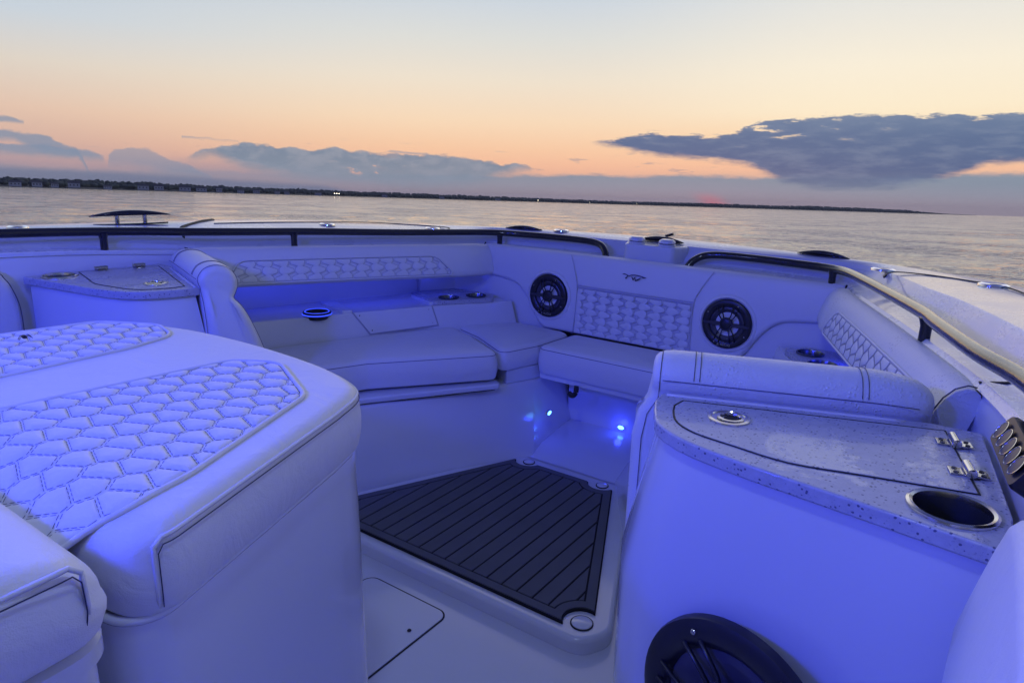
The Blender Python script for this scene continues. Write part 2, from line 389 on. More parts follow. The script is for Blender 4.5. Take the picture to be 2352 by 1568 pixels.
def pad(outline, z0, z1, r=.03, rb=.015, crown=.012, bulge=.006, xf=None, fill=True):
    """A cushion: plan outline, rolled upper edge, crowned top. z1 may be a function of (x,y)."""
    o = ccw(outline); rows = []
    zt = z1 if callable(z1) else (lambda x, y: z1)
    zb = z0 if callable(z0) else (lambda x, y: z0)
    def ring(ins, fz): q = inset(o, ins) if abs(ins) > 1e-6 else o; return [(x, y, fz(x, y)) for x, y in q]
    for k in range(4):
        a = math.pi/2*k/3; rows.append(ring(rb*(1-math.sin(a)), lambda x, y: zb(x, y)+rb*(1-math.cos(a))))
    for s in (.3, .6, .85):
        rows.append(ring(-bulge*math.sin(math.pi*s), lambda x, y: zb(x, y)+rb+(zt(x, y)-r-zb(x, y)-rb)*s))
    for k in range(6):
        a = math.pi/2*k/5; rows.append(ring(r*(1-math.cos(a)), lambda x, y: zt(x, y)-r+r*math.sin(a)))
    last = [(x, y) for x, y, z in rows[-1]]
    cx, cy = np.mean([p[0] for p in last]), np.mean([p[1] for p in last])
    for f in (.93, .8, .6, .35, .12):
        rows.append([(cx+(x-cx)*f, cy+(y-cy)*f, zt(cx+(x-cx)*f, cy+(y-cy)*f)+crown*(1-f*f)) for x, y in last])
    V, F = grid(rows, closed_u=True)
    n = len(o); F.append(tuple(range(n-1, -1, -1))); F.append(tuple((len(rows)-1)*n+k for k in range(n)))
    if xf: V = [xf(*v) for v in V]
    return V, F
def prism(outline, z0, z1):
    o = ccw(outline); n = len(o)
    f0 = z0 if callable(z0) else (lambda x, y: z0); f1 = z1 if callable(z1) else (lambda x, y: z1)
    V = [(x, y, f0(x, y)) for x, y in o]+[(x, y, f1(x, y)) for x, y in o]
    F = [(i, (i+1) % n, (i+1) % n+n, i+n) for i in range(n)]+[tuple(range(n-1, -1, -1)), tuple(range(n, 2*n))]
    return V, F
def box(c, s, rotz=0):
    V = []
    for x in (-.5, .5):
        for y in (-.5, .5):
            for z in (-.5, .5):
                X, Y = x*s[0], y*s[1]; ca, sa = math.cos(rotz), math.sin(rotz)
                V.append((c[0]+X*ca-Y*sa, c[1]+X*sa+Y*ca, c[2]+z*s[2]))
    return V, [(0, 1, 3, 2), (4, 6, 7, 5), (0, 4, 5, 1), (2, 3, 7, 6), (0, 2, 6, 4), (1, 5, 7, 3)]
def lathe(prof, fr, n=40, a0=0, a1=2*math.pi, cap=False):
    """prof: (radius, height) list; fr: (origin, ex, ey, ez)."""
    O, ex, ey, ez = [Vector(v) for v in fr]; full = abs(a1-a0-2*math.pi) < 1e-6
    rows = [[O+ex*(r*math.cos(a0+(a1-a0)*k/n))+ey*(r*math.sin(a0+(a1-a0)*k/n))+ez*h for k in range(n if full else n+1)] for r, h in prof]
    V, F = grid(rows, closed_u=full)
    if cap and full: F.append(tuple((len(prof)-1)*n+k for k in range(n)))
    return V, F
def cut(o, *cutters):
    """Bore real holes."""
    for vf in cutters:
        c = recalc(mesh('cutter', *vf, None_, None, 0)); c.matrix_world = Matrix.Translation(-ORG[o.name])
        md = o.modifiers.new('b', 'BOOLEAN'); md.object = c; md.operation = 'DIFFERENCE'; md.solver = 'EXACT'
        o.modifiers.move(len(o.modifiers)-1, 0)
        par = o.parent; o.parent = None; mw = o.location.copy(); o.location = (0, 0, 0)
        keep = [m_ for m_ in o.modifiers if m_.type != 'BOOLEAN']
        for m_ in keep: m_.show_viewport = False
        bpy.context.view_layer.update()
        me = bpy.data.meshes.new_from_object(o.evaluated_get(bpy.context.evaluated_depsgraph_get()))
        for m_ in keep: m_.show_viewport = True
        o.modifiers.remove(md); o.data = me; o.parent = par; o.location = mw
        bpy.data.objects.remove(c)
    me.polygons.foreach_set('use_smooth', [True]*len(me.polygons)); me.set_sharp_from_angle(angle=R(30))
    return o
def plug(x, y, z0, z1, r, s=1, n=48):
    return prism([(s*x+r*math.cos(2*math.pi*k/n), y+r*math.sin(2*math.pi*k/n)) for k in range(n)], z0, z1)
None_ = bpy.data.materials.new('cutter')
UP = lambda p: (p, (1, 0, 0), (0, 1, 0), (0, 0, 1))
def mx(V, s): return [(s*v[0], v[1], v[2]) for v in V]
def mxf(vf, s):
    V, F = vf
    if s > 0: return V, F
    return [(-v[0], v[1], v[2]) for v in V], [tuple(reversed(f)) for f in F]
def clip(poly, cp):
    """Sutherland-Hodgman; cp convex ccw."""
    out = poly
    for i in range(len(cp)):
        a, b = cp[i], cp[(i+1) % len(cp)]; src = out; out = []
        if not src: return []
        def side(p): return (b[0]-a[0])*(p[1]-a[1])-(b[1]-a[1])*(p[0]-a[0])
        for j in range(len(src)):
            p, q = src[j-1], src[j]; sp_, sq = side(p), side(q)
            if (sp_ >= 0) != (sq >= 0):
                t = sp_/(sp_-sq); out.append((p[0]+(q[0]-p[0])*t, p[1]+(q[1]-p[1])*t))
            if sq >= 0: out.append(q)
    return out
def quilt(name, parent, outline, a, b, fmap, puff=.006, s=.24, dashed=False, wet=False, thread=.0008, flip=1, ang=0.0, step=.014):
    """Quilted panel of kite-shaped hexagons, each puffed, with thread along every cell."""
    cp = ccw(outline); V, F = [], []; TV, TF = [], []
    ca, sa = math.cos(ang), math.sin(ang)
    r2 = lambda p: (p[0]*ca-p[1]*sa, p[0]*sa+p[1]*ca)
    xs = [p[0] for p in cp]; ys = [p[1] for p in cp]; cx, cy = (min(xs)+max(xs))/2, (min(ys)+max(ys))/2
    span = math.hypot(max(xs)-min(xs), max(ys)-min(ys))/2
    ni, nj = int(span/a)+3, int(span/b)+3
    ox = 0.0
    for j in range(-nj, nj+1):
        typ = j % 2; sg = s if typ == 0 else -s
        off = (0 if typ == 0 else a/2+s*a)
        for i in range(-ni, ni+1):
            X, Y = i*a+off, j*b
            hx = [(-a/2, -b*.22), (sg*a, -b*.78), (a/2, -b*.22), (a/2, b*.22), (sg*a, b*.78), (-a/2, b*.22)]
            hexa = [r2((X+flip*p[0], Y+p[1])) for p in hx]; hexa = [(p[0]+cx, p[1]+cy) for p in hexa]
            c = clip(ccw(hexa), cp)
            if len(c) < 3 or abs(area(c)) < .06*a*b: continue
            c = densify([p for k, p in enumerate(c) if math.dist(p, c[k-1]) > 1e-5], step)
            n = len(c); gx, gy = sum(p[0] for p in c)/n, sum(p[1] for p in c)/n
            sz = math.sqrt(abs(area(c))); hmax = puff*min(1, sz/(.8*math.sqrt(a*b)))
            base = len(V)
            prof = [(0, .0), (.06, -.01), (.11, .08), (.2, .45), (.38, .82), (.62, .97), (.85, 1.0)]
            for f, h in prof: V += [fmap(p[0]+(gx-p[0])*f, p[1]+(gy-p[1])*f, h*hmax) for p in c]
            V.append(fmap(gx, gy, hmax))
            for q in range(len(prof)-1):
                for k in range(n): F.append((base+q*n+k, base+q*n+(k+1) % n, base+(q+1)*n+(k+1) % n, base+(q+1)*n+k))
            q = len(prof)-1
            for k in range(n): F.append((base+q*n+k, base+q*n+(k+1) % n, base+len(prof)*n))
            st = [(p[0]+(gx-p[0])*.085, p[1]+(gy-p[1])*.085) for p in c]
            if dashed:
                dl = densify(st, .0032)
                k = 0
                while k+2 < len(dl):
                    tv, tf = tube([fmap(*dl[k], .0009), fmap(*dl[k+2], .0009)], thread, 3)
                    o_ = len(TV); TV += tv; TF += [tuple(i_+o_ for i_ in f_) for f_ in tf]; k += 3
            else:
                P = [fmap(*p, .0008) for p in st]; P.append(P[0])
                tv, tf = tube(P, thread, 3); o_ = len(TV); TV += tv; TF += [tuple(i_+o_ for i_ in f_) for f_ in tf]
    q = recalc(mesh(name, V, F, M['vinyl_wet'] if wet else M['vinyl'], parent, 0))
    return q, (TV, TF)
def text_mesh(s, size, fr, m, parent, name='lettering', thick=.0006, italic=0.0):
    cu = bpy.data.curves.new('t', 'FONT'); cu.body = s; cu.size = size; cu.align_x = 'CENTER'; cu.shear = italic
    to = bpy.data.objects.new('t', cu); scene.collection.objects.link(to)
    me = bpy.data.meshes.new_from_object(to.evaluated_get(bpy.context.evaluated_depsgraph_get()))
    O, ex, ey, ez = [Vector(v) for v in fr]
    V = [O+ex*v.co.x+ey*v.co.y+ez*thick for v in me.vertices]; F = [tuple(p.vertices) for p in me.polygons]
    bpy.data.objects.remove(to); bpy.data.curves.remove(cu)
    return mesh(name, V, F, m, parent, 0)

# ------------------------------------------------------------------ the boat: hull, deck, coaming
boat = empty('sport_boat', (0, 0, 0))
tag(boat, 'white open sport boat with black grab rails and blue courtesy lights around its bow seating', 'boat')
# stations, starboard half: outer edge O, deck inner edge I, wall foot Wf, bolster top S
ST = [
 ((1.62,-.8,.925),(1.43,-.8,.915),(1.41,-.8,.865),(1.35,-.8,.86)),
 ((1.61,.4,.91),(1.41,.4,.90),(1.39,.4,.850),(1.325,.4,.846)),
 ((1.575,1.0,.893),(1.38,1.0,.885),(1.355,1.0,.832),(1.282,1.0,.828)),
 ((1.53,1.5,.882),(1.30,1.45,.872),(1.275,1.44,.80),(1.21,1.435,.797)),
 ((1.465,2.0,.862),(1.165,1.95,.848),(1.14,1.94,.783),(1.045,1.93,.777)),
 ((1.35,2.3,.842),(1.04,2.28,.831),(1.015,2.26,.770),(.925,2.26,.764)),
 ((1.21,2.55,.830),(.95,2.54,.818),(.925,2.52,.760),(.835,2.51,.754)),
 ((1.00,2.74,.822),(.84,2.76,.812),(.815,2.73,.752),(.775,2.675,.747)),
 ((.74,2.88,.819),(.6,2.83,.809),(.59,2.80,.748),(.58,2.69,.744)),
 ((.4,2.97,.820),(.3,2.845,.808),(.3,2.815,.747),(.3,2.70,.742)),
 ((0,3.02,.822),(0,2.85,.810),(0,2.82,.747),(0,2.705,.741)),
]
NS = 8
def line(k): return cr([s[k] for s in ST], NS)
Lo, Li, Lw, Ls = line(0), line(1), line(2), line(3)
def tilt(p): return (p[0], p[1], p[2]+.008*p[0]*(abs(p[0]) > 0))   # the deck as measured sits a touch higher to starboard
def full(L): return [(-p[0], p[1], p[2]) for p in L]+[tuple(p) for p in L[::-1][1:]]
FO, FI, FW, FS = full(Lo), full(Li), full(Lw), full(Ls)
rows = []
N = len(FO)
for i in range(N):
    O, I, Wf, S = [np.array(x[i]) for x in (FO, FI, FW, FS)]
    dirn = O-I; dirn[2] = 0; dl = np.linalg.norm(dirn); e = dirn/dl
    r = []
    r.append(O+e*.012+np.array([0, 0, -.045])); r.append(O+e*.014+np.array([0, 0, -.016])); r.append(O+e*.006+np.array([0, 0, -.003]))
    r.append(O-e*.008+np.array([0, 0, .001]))
    for f in (.25, .5, .75): r.append(O+(I-O)*f+np.array([0, 0, .006*math.sin(math.pi*f)]))
    r.append(I+e*.009+np.array([0, 0, .0008])); r.append(I+e*.005-np.array([0, 0, .003])); r.append(I-e*.001-np.array([0, 0, .014]))
    r.append(Wf-e*.002+np.array([0, 0, .014])); r.append(Wf-e*.008+np.array([0, 0, .004])); r.append(Wf-e*.02)
    r.append(S+e*.012+np.array([0, 0, .002])); r.append(S-e*.0+np.array([0, 0, -.01]))
    rows.append([tilt(p) for p in r])
V, F = grid(rows)
deck = recalc(mesh('deck', V, F, M['deck'], boat, 32))
# raised block of the bow centre carrying the two caps
blk = round_poly([(-.135, 2.84), (-.105, 2.735), (.115, 2.735), (.145, 2.84)], [.01, .025, .025, .01], 4)
bevel(mesh('anchor_locker_step', *prism(blk, .735, .8135), M['deck'], boat), .008)
# hull outside
rows = []
for i in range(N):
    O = np.array(FO[i]); c = np.array([0, min(O[1], 1.6), 0]); e = O-c; e[2] = 0; e /= np.linalg.norm(e)
    r = [O+e*.012+np.array([0, 0, -.04]), O+e*.02+np.array([0, 0, -.06]), O+e*.02+np.array([0, 0, -.09]), O+e*.005+np.array([0, 0, -.10])]
    for k, (sh, z) in enumerate(((.05, .5), (.14, .1), (.28, -.35), (.45, -.8), (.62, -1.3))):
        q = O-e*sh; q[2] = z; r.append(q)
    rows.append(r)
V, F = grid(rows); recalc(mesh('hull', V, F, M['gel'], boat, 40))

# inner liner wall behind the bolsters (the back of the side pockets) and outboard of the counters
def Sx(y):
    L = [p for p in Ls if p[0] > .7]
    return float(np.interp(y, [p[1] for p in L], [p[0] for p in L])), float(np.interp(y, [p[1] for p in L], [p[2] for p in L]))
for s in (1, -1):
    rows = []
    for y in np.linspace(-.8, 2.74, 40):
        x, z = Sx(min(y, 2.67)); k = 1 if y > 1.56 else 0
        xo = x+(.20 if k else .0); xo = min(xo, 1.36) if k else x+.004
        if 1.50 < y <= 1.56: xo = x+.004+(y-1.50)/.06*.15
        rows.append([(s*(x+.01), y, z-.008), (s*(x+.006), y, z-.02), (s*(xo), y, z-.05), (s*xo, y, .55), (s*(xo-.03), y, -.055)])
    V, F = grid(rows); recalc(mesh('cockpit_liner', V, F, M['gel'], boat, 40))
for s in (1, -1):
    o = mesh('pocket_end_wall', *mxf(prism([(.40, 2.652), (.80, 2.652), (.93, 2.60), (1.02, 2.45), (1.06, 2.47), (.96, 2.64), (.82, 2.70), (.40, 2.70)], .27, .735), s), M['gel'], boat)
    bevel(o, .01)
fl = [(-1.3, -.9), (1.3, -.9), (1.3, 1.5), (.75, 2.75), (-.75, 2.75), (-1.3, 1.5)]
mesh('cockpit_floor', *prism(fl, -.09, -.05), M['gel'], boat)

# mat platform (raised 5 cm) and its foam mat
pl = round_poly([(-.22, 2.19), (.22, 2.19), (.30, 2.07), (.565, 1.42), (.52, 1.335), (-.52, 1.335), (-.565, 1.42), (-.30, 2.07)], [.0, .0, .0, .07, .07, .07, .07, 0], 6)
bevel(mesh('floor_step', *prism(pl, -.06, -.004), M['gel'], boat), .014, 4)
def notch(c, r, a0, a1, n=7): return [(c[0]+r*math.cos(R(a0+(a1-a0)*k/n)), c[1]+r*math.sin(R(a0+(a1-a0)*k/n))) for k in range(n+1)]
def matpoly(d):
    yb, yf = 1.368+d, 2.118-d; c1, r1, c2, r2 = (.162, 2.133), .052+d, (.487, 1.402), .050+d
    A, Bp = np.array([.226, 2.083]), np.array([.490, 1.475]); dr = (Bp-A)/np.linalg.norm(Bp-A); A = A+np.array([dr[1], -dr[0]])*d
    def lc(c, r, pick):
        f = A-np.array(c); b = f@dr; q = math.sqrt(max(0, b*b-(f@f-r*r))); t_ = -b+q*pick; return A+dr*t_
    P1 = (c2[0]-math.sqrt(r2*r2-(yb-c2[1])**2), yb); P2 = lc(c2, r2, -1); P3 = lc(c1, r1, 1); P4 = (c1[0]-math.sqrt(r1*r1-(yf-c1[1])**2), yf)
    an = lambda p, c: math.degrees(math.atan2(p[1]-c[1], p[0]-c[0])) % 360
    a1, a2, a3, a4 = an(P1, c2), an(P2, c2), an(P3, c1), an(P4, c1)
    h = [(0, yb)]+notch(c2, r2, a1, a2, 9)+notch(c1, r1, a3, a4, 9)+[(0, yf)]
    return ccw(h+[(-x, y) for x, y in h[::-1][1:-1]])
matout = matpoly(0)
fm = tag(empty('floor_mat', (0, 1.7, 0)), 'dark grey foam mat with black plank lines on the raised bow cockpit floor', 'floor mat')
mo = densify(matout, .03)
bevel(mesh('mat_base', *prism(matout, -.0045, .004), M['eva_line'], fm), .002, 2)
def plank(poly, name='plank'):
    bevel(mesh(name, *prism(poly, .001, .0075), M['eva'], fm), .0018, 2)
io = matpoly(.004); ii = matpoly(.030)
# border ring as a closed strip with thickness
n_ = len(io)
Vr = [(x, y, .001) for x, y in io]+[(x, y, .0075) for x, y in io]+[(x, y, .0075) for x, y in ii]+[(x, y, .001) for x, y in ii]
Fr = []
for i in range(n_):
    j = (i+1) % n_
    for k in range(4): Fr.append((k*n_+i, k*n_+j, ((k+1) % 4)*n_+j, ((k+1) % 4)*n_+i))
recalc(mesh('mat_border', Vr, Fr, M['eva'], fm, 30))
inn = matpoly(.035)
# planks: clip the inner region by strips; the inner region is near-convex, clip it by the strip's box
def clipx(poly, x0, x1):
    o = clip(poly, [(x0, 0), (x1, 0), (x1, 4), (x0, 4)]); return o
for k in range(-11, 12):
    x0 = -.002+k*.0515-.024; x1 = x0+.0462
    c = clipx(inn, x0, x1)
    c = [p for i, p in enumerate(c) if math.dist(p, c[i-1]) > 1e-4] if c else c
    if len(c) < 3 or abs(area(c)) < 2e-4: continue
    plank(c)
for c in ((.162, 2.133), (-.162, 2.133), (.487, 1.402), (-.487, 1.402)):
    r0 = .021 if c[1] > 2 else .028
    p = mesh('deck_plug', *lathe([(r0+.0025, -.0045), (r0+.0025, -.001), (r0-.0005, -.001), (r0-.0005, -.0035)], UP((c[0], c[1], 0)), 32), M['rubber'], boat, 30)
    mesh('plug_cap', *lathe([(r0-.001, -.004), (r0-.001, 0), (r0-.003, .001), (.0001, .0012)], UP((c[0], c[1], 0)), 32), M['gel'], p, 40)
# hatch in the lower floor
hs = round_poly([(-.152, .2), (.152, .2), (.152, 1.272), (-.152, 1.272)], [.02, .02, .035, .035], 6)
ho = hs; hi = inset(ccw(hs), .0045)
Vh = [(x, y, -.0497) for x, y in ccw(ho)]+[(x, y, -.0485) for x, y in ccw(ho)]+[(x, y, -.0485) for x, y in hi]
nh = len(ho)
mesh('hatch_gasket', Vh, [(k*nh+i, k*nh+(i+1) % nh, (k+1)*nh+(i+1) % nh, (k+1)*nh+i) for k in range(2) for i in range(nh)], M['rubber'], boat)
bevel(mesh('floor_hatch', *prism(hi, -.055, -.0465), M['gel'], boat), .002, 2)

# ------------------------------------------------------------------ bow seat bases and the locker with courtesy lights
for s in (1, -1):
    # base block: inboard panel from (.181,2.19) to (.516,1.62) and on aft
    obb = [(.181, 2.19), (.516, 1.62), (.70, 1.30), (1.2, 1.30), (1.2, 1.6), (.8, 2.58), (.21, 2.58)]
    obt = [(.290, 2.345), (.585, 1.712), (.78, 1.33), (1.2, 1.33), (1.2, 1.6), (.8, 2.60), (.285, 2.60)]
    Vb = [(x, y, -.05) for x, y in obb]+[(x+.004, y+.005, .0) for x, y in obb]+[(x, y, .258) for x, y in obt]; nb = 7
    Fb = [(k*nb+i, k*nb+(i+1) % nb, (k+1)*nb+(i+1) % nb, (k+1)*nb+i) for k in (0, 1) for i in range(nb)]+[tuple(range(nb-1, -1, -1)), tuple(range(2*nb, 3*nb))]
    o = recalc(mesh('seat_base', *mxf((Vb, Fb), s), M['gel'], boat)); bevel(o, .014)
    o = mesh('corner_riser', *mxf(prism([(.294, 2.352), (.345, 2.225), (.56, 2.34), (.70, 2.42), (.56, 2.60), (.290, 2.60)], .2575, .317), s), M['gel'], boat); bevel(o, .005)
    # lid lip under the long cushion, over a black layer drawn in as gap shade
    lip = round_poly([(.312, 2.150), (.600, 1.690), (.76, 1.36), (1.0, 1.36), (.95, 1.8), (.60, 2.30)], [.03, .02, .02, 0, 0, .02], 4)
    mesh('lid_gap_shade', *mxf(prism(inset(ccw(lip), .016), .256, .264), s), M['rubber'], boat)
    o = mesh('seat_locker_lid', *mxf(prism(lip, .263, .286), s), M['gel'], boat); bevel(o, .007)
    # recess darkness line under the lid
    # side pocket shelf with speckled counter piece, cup holders, access plate
    sh = [(1.115, 1.47), (1.105, 1.60), (.99, 1.85), (.84, 2.20), (.66, 2.50), (.60, 2.62), (.95, 2.66), (1.13, 2.3), (1.30, 1.9), (1.36, 1.47)]
    front = [(x-.045*(1-0)*0, y) for x, y in sh[:6]]
    ysh = .508
    # solid body under the shelf, its face leaning inboard to the cushions
    top = [(x, y) for x, y in sh]; bot = [(x-(.055 if i < 6 else 0), y+(.03 if i < 6 else 0)) for i, (x, y) in enumerate(sh)]
    nn = len(sh); Vb = [(x, y, .27) for x, y in bot]+[(x, y, ysh) for x, y in top]
    Fb = [(i, (i+1) % nn, (i+1) % nn+nn, i+nn) for i in range(nn)]+[tuple(range(nn-1, -1, -1)), tuple(range(nn, 2*nn))]
    o = recalc(mesh('side_shelf', *mxf((Vb, Fb), s), M['gel'], boat)); cut(o, *[plug(q[0], q[1], ysh-.07, ysh+.03, .042, s, 32) for q in ((.80, 2.40), (.735, 2.52))]); bevel(o, .008)
    # forward counter piece with two cup holders
    cnt = round_poly([(.80, 2.30), (.645, 2.53), (.70, 2.61), (.93, 2.60), (1.02, 2.38)], .02, 4)
    cs = mesh('shelf_counter', *mxf(prism(cnt, ysh+.001, ysh+.018), s), M['stone'], boat); cut(cs, *[plug(q[0], q[1], ysh-.07, ysh+.05, .042, s, 32) for q in ((.80, 2.40), (.735, 2.52))]); bevel(cs, .003)
    for q in ((.80, 2.40), (.735, 2.52)):
        ch = mesh('cup_holder', *mxf(lathe([(.046, 0), (.048, .004), (.043, .005), (.040, -.002), (.038, -.06), (.0001, -.06)], UP((q[0], q[1], ysh+.019)), 32), s), M['cup'], cs, 40)
    # lit speaker-ring cup holder further aft
    bx0 = mesh('ring_cup_holder', *mxf(lathe([(.055, 0), (.058, .012), (.054, .016), (.046, .014), (.044, -.01), (.042, -.015), (.0001, -.015)], UP((1.02, 1.83, ysh+.002)), 40), s), M['black'], boat, 40)
    mesh('light_ring', *mxf(lathe([(.0587, .004), (.0600, .0065), (.0587, .009)], UP((1.02, 1.83, ysh+.002)), 40), s), M['ring_led'], bx0, 60)
    mesh('light_ring', *mxf(lathe([(.0500, .0158), (.048, .0175), (.0455, .0155)], UP((1.02, 1.83, ysh+.002)), 40), s), M['ring_led'], bx0, 60)
    # pocket divider ribs
    for (xa, ya, xb, yb) in ((.97, 1.92, 1.18, 1.98), (.82, 2.29, 1.0, 2.36)):
        o = mesh('pocket_rib', *mxf(prism([(xa, ya), (xb, yb), (xb-.02, yb+.07), (xa-.022, ya+.035)], ysh-.01, ysh+.012), s), M['gel'], boat); bevel(o, .006)
    # access plate on the shelf face
    def onface(y, z):  # face point at plan line, z
        xs_ = np.interp(y, [1.47, 1.60, 1.85, 2.20, 2.50], [1.115, 1.105, .99, .84, .66]); k = (ysh-z)/(ysh-.27)
        return (xs_-.055*k, y+.03*k, z)
    def offs(p, d): return (s*(p[0]-.905*d), p[1]-.42*d, p[2])
    y0, y1 = 1.955, 2.275
    P4 = [(y0, ysh+.002), (y1, ysh+.002), (y1+.005, .425), (y0+.045, .415)]
    for name, gr, dd, mm in (('plate_shadow_line', .005, .0012, M['thread']), ('access_plate', 0, .005, M['gel'])):  # first plate is toned grey as the shadow line round the second
        pp = [onface(y+(gr*(-1 if i in (0, 3) else 1)), z-(gr if i > 1 else 0)) for i, (y, z) in enumerate(P4)]
        Vp = [offs(p, -.002) for p in pp]+[offs(p, dd) for p in pp]
        Fp = [(0, 1, 5, 4), (1, 2, 6, 5), (2, 3, 7, 6), (3, 0, 4, 7), (4, 5, 6, 7)]
        pl_ = recalc(mesh(name, Vp, Fp, mm, boat)); 
        if not gr: bevel(pl_, .0025, 2)
    for (y, z) in ((y0+.022, ysh-.012), (y1-.014, ysh-.012), (y1-.012, .437), (y0+.055, .43)):
        c = offs(onface(y, z), .005)
        mesh('screw', *lathe([(.0035, 0), (.0033, .0012), (.0001, .0015)], (c, (0, .42*0+1, 0), (0, 0, 1), (-s*.9, -.42, 0)), 12), M['black'], pl_, 50)
    # pocket LED strip hidden up under the bolster
    P = [(s*(Sx(y)[0]+.03), y, Sx(y)[1]-.10) for y in np.linspace(1.6, 2.45, 12)]
    mesh('led_strip', *tube(P, .004, 6), M['ring_led'], boat)
# forward locker between the bases: floor, back wall and centre shelf under the middle cushion
mesh('bow_locker_wall', *prism([(-.24, 2.56), (.24, 2.56), (.24, 2.62), (-.24, 2.62)], -.05, .30), M['gel'], boat)
rows = [[(x, y, z) for x in np.linspace(-.22, .22, 9)] for y, z in ((2.17, -.0005), (2.20, .001), (2.28, .02), (2.40, .028), (2.52, .032), (2.57, .036))]
mesh('bow_locker_floor', *grid(rows), M['gel'], boat, 60)
mesh('bow_seat_shelf', *prism([(-.27, 2.36), (.27, 2.36), (.27, 2.62), (-.27, 2.62)], .268, .292), M['gel'], boat)
for (c, nrm) in (((-.183, 2.30, .15), (1, 0, 0)), ((.025, 2.557, .058), (0, -1, 0))):
    nv = Vector(nrm); e1 = Vector((0, 0, 1)).cross(nv).normalized()
    if nrm == (1, 0, 0): c = (-.181-.001, 2.30, .15)
    L = mesh('courtesy_light', *lathe([(.014, -.004), (.014, .002), (.011, .004), (.0105, .0035)], (c, e1*1.35, (0, 0, .8), nv), 28), M['chrome'], boat, 50)
    mesh('light_lens', *lathe([(.011, .003), (.007, .0055), (.0001, .006)], (c, e1*1.35, (0, 0, .8), nv), 24), M['led_core'], L, 60)
# toggle latch hanging under the middle cushion
lt = mesh('seat_latch', *tube(cr([(-.085, 2.345, .275), (-.085, 2.342, .25), (-.09, 2.335, .238), (-.10, 2.33, .236), (-.112, 2.332, .245)], 5), [.008]*2+[.009]*18+[.006], 8, flat=1.3), M['black'], boat, 40)

# ------------------------------------------------------------------ seat cushions (lift off: things of their own)
def seam_line(outline, z, m=None, ins=0.0, r=.0013, closed=True, i0=0, i1=None):
    q = inset(ccw(outline), ins) if ins else ccw(outline)
    f = z if callable(z) else (lambda x, y: z)
    P = [(x, y, f(x, y)) for x, y in q]
    P.append(P[0]); P.append(P[1])
    return tube(P, r, 6, cap=False)
def cushion(name, out, z0, z1, label, cat, group, r=.028, crown=.012, s=1, wet=False, drop=.03):
    oo = round_poly(ccw(out), .035, 5); oo = densify(oo, .06)
    cx, cy = np.mean([p[0] for p in oo]), np.mean([p[1] for p in oo])
    e = tag(empty(name, (s*cx, cy, z0)), label, cat, group)
    mesh('cushion_body', *mxf(pad(oo, z0, z1, r, .01, crown), s), M['vinyl_wet' if wet else 'vinyl'], e, 60)
    so = inset(ccw(oo), r*.12)
    mesh('seam', *mxf(seam_line(so, z1-r*.55), s), M['thread2'], e, 0)
    return e
A_ = [(.331, 2.153), (.636, 1.739), (.80, 1.345), (1.05, 1.345), (1.09, 1.50), (1.03, 1.70), (.93, 1.95), (.765, 2.35), (.60, 2.30), (.585, 2.287)]
A_ = [(.331, 2.153), (.640, 1.739), (.80, 1.345), (1.05, 1.345), (1.085, 1.50), (1.035, 1.68), (.90, 2.02), (.745, 2.36), (.585, 2.30)]
B_ = [(.342, 2.178), (.290, 2.368), (.275, 2.60), (.32, 2.625), (.58, 2.63), (.72, 2.44), (.735, 2.385), (.57, 2.32)]
for s in (1, -1):
    side = 'port' if s < 0 else 'starboard'
    far = 'across the boat on the left' if s < 0 else 'behind the right-hand backrest'
    cushion('seat_cushion', A_, .296, .412, 'long white bench cushion '+far+', under the side shelf', 'seat cushion', None, s=s)
    cushion('seat_cushion', B_, .318, .412, 'white corner cushion '+('left' if s < 0 else 'right')+' of the middle bow cushion, below a round speaker', 'seat cushion', None, s=s)
C_ = [(-.283, 2.345), (.283, 2.345), (.265, 2.622), (-.265, 2.622)]
cushion('seat_cushion', C_, .290, .410, 'white middle bow cushion overhanging the blue-lit locker', 'seat cushion', None)

# ------------------------------------------------------------------ coaming bolsters (upholstered, fastened to the boat)
def bol_profile(x, y, z, s, nx=.96, ny=.33):
    """Section from the outboard top over the rounded top and down the inboard face."""
    P = []
    for (d_, h) in ((-.012, -.03), (-.010, -.004), (.0, .004), (.014, .006), (.032, -.002), (.048, -.02), (.060, -.045), (.070, -.075), (.078, -.105), (.080, -.125), (.074, -.136), (.060, -.140), (.02, -.138)):
        P.append((s*(x-nx*d_), y-ny*d_*1.0, z+h))
    return P
def face_pt(y, v, h, s):
    """v 0..1 down the bolster's inboard face; h lifts off it."""
    x, z = Sx(y); vv = .032+(.0785-.032)*min(1, v); d_ = np.interp(v, [0, .25, .5, .75, 1], [.032, .050, .063, .074, .0805]); hh = np.interp(v, [0, .25, .5, .75, 1], [-.002, -.025, -.055, -.09, -.125])
    return (s*(x-.96*(d_+h*.9)), y-.33*(d_+h*.9), z+hh+h*.25)
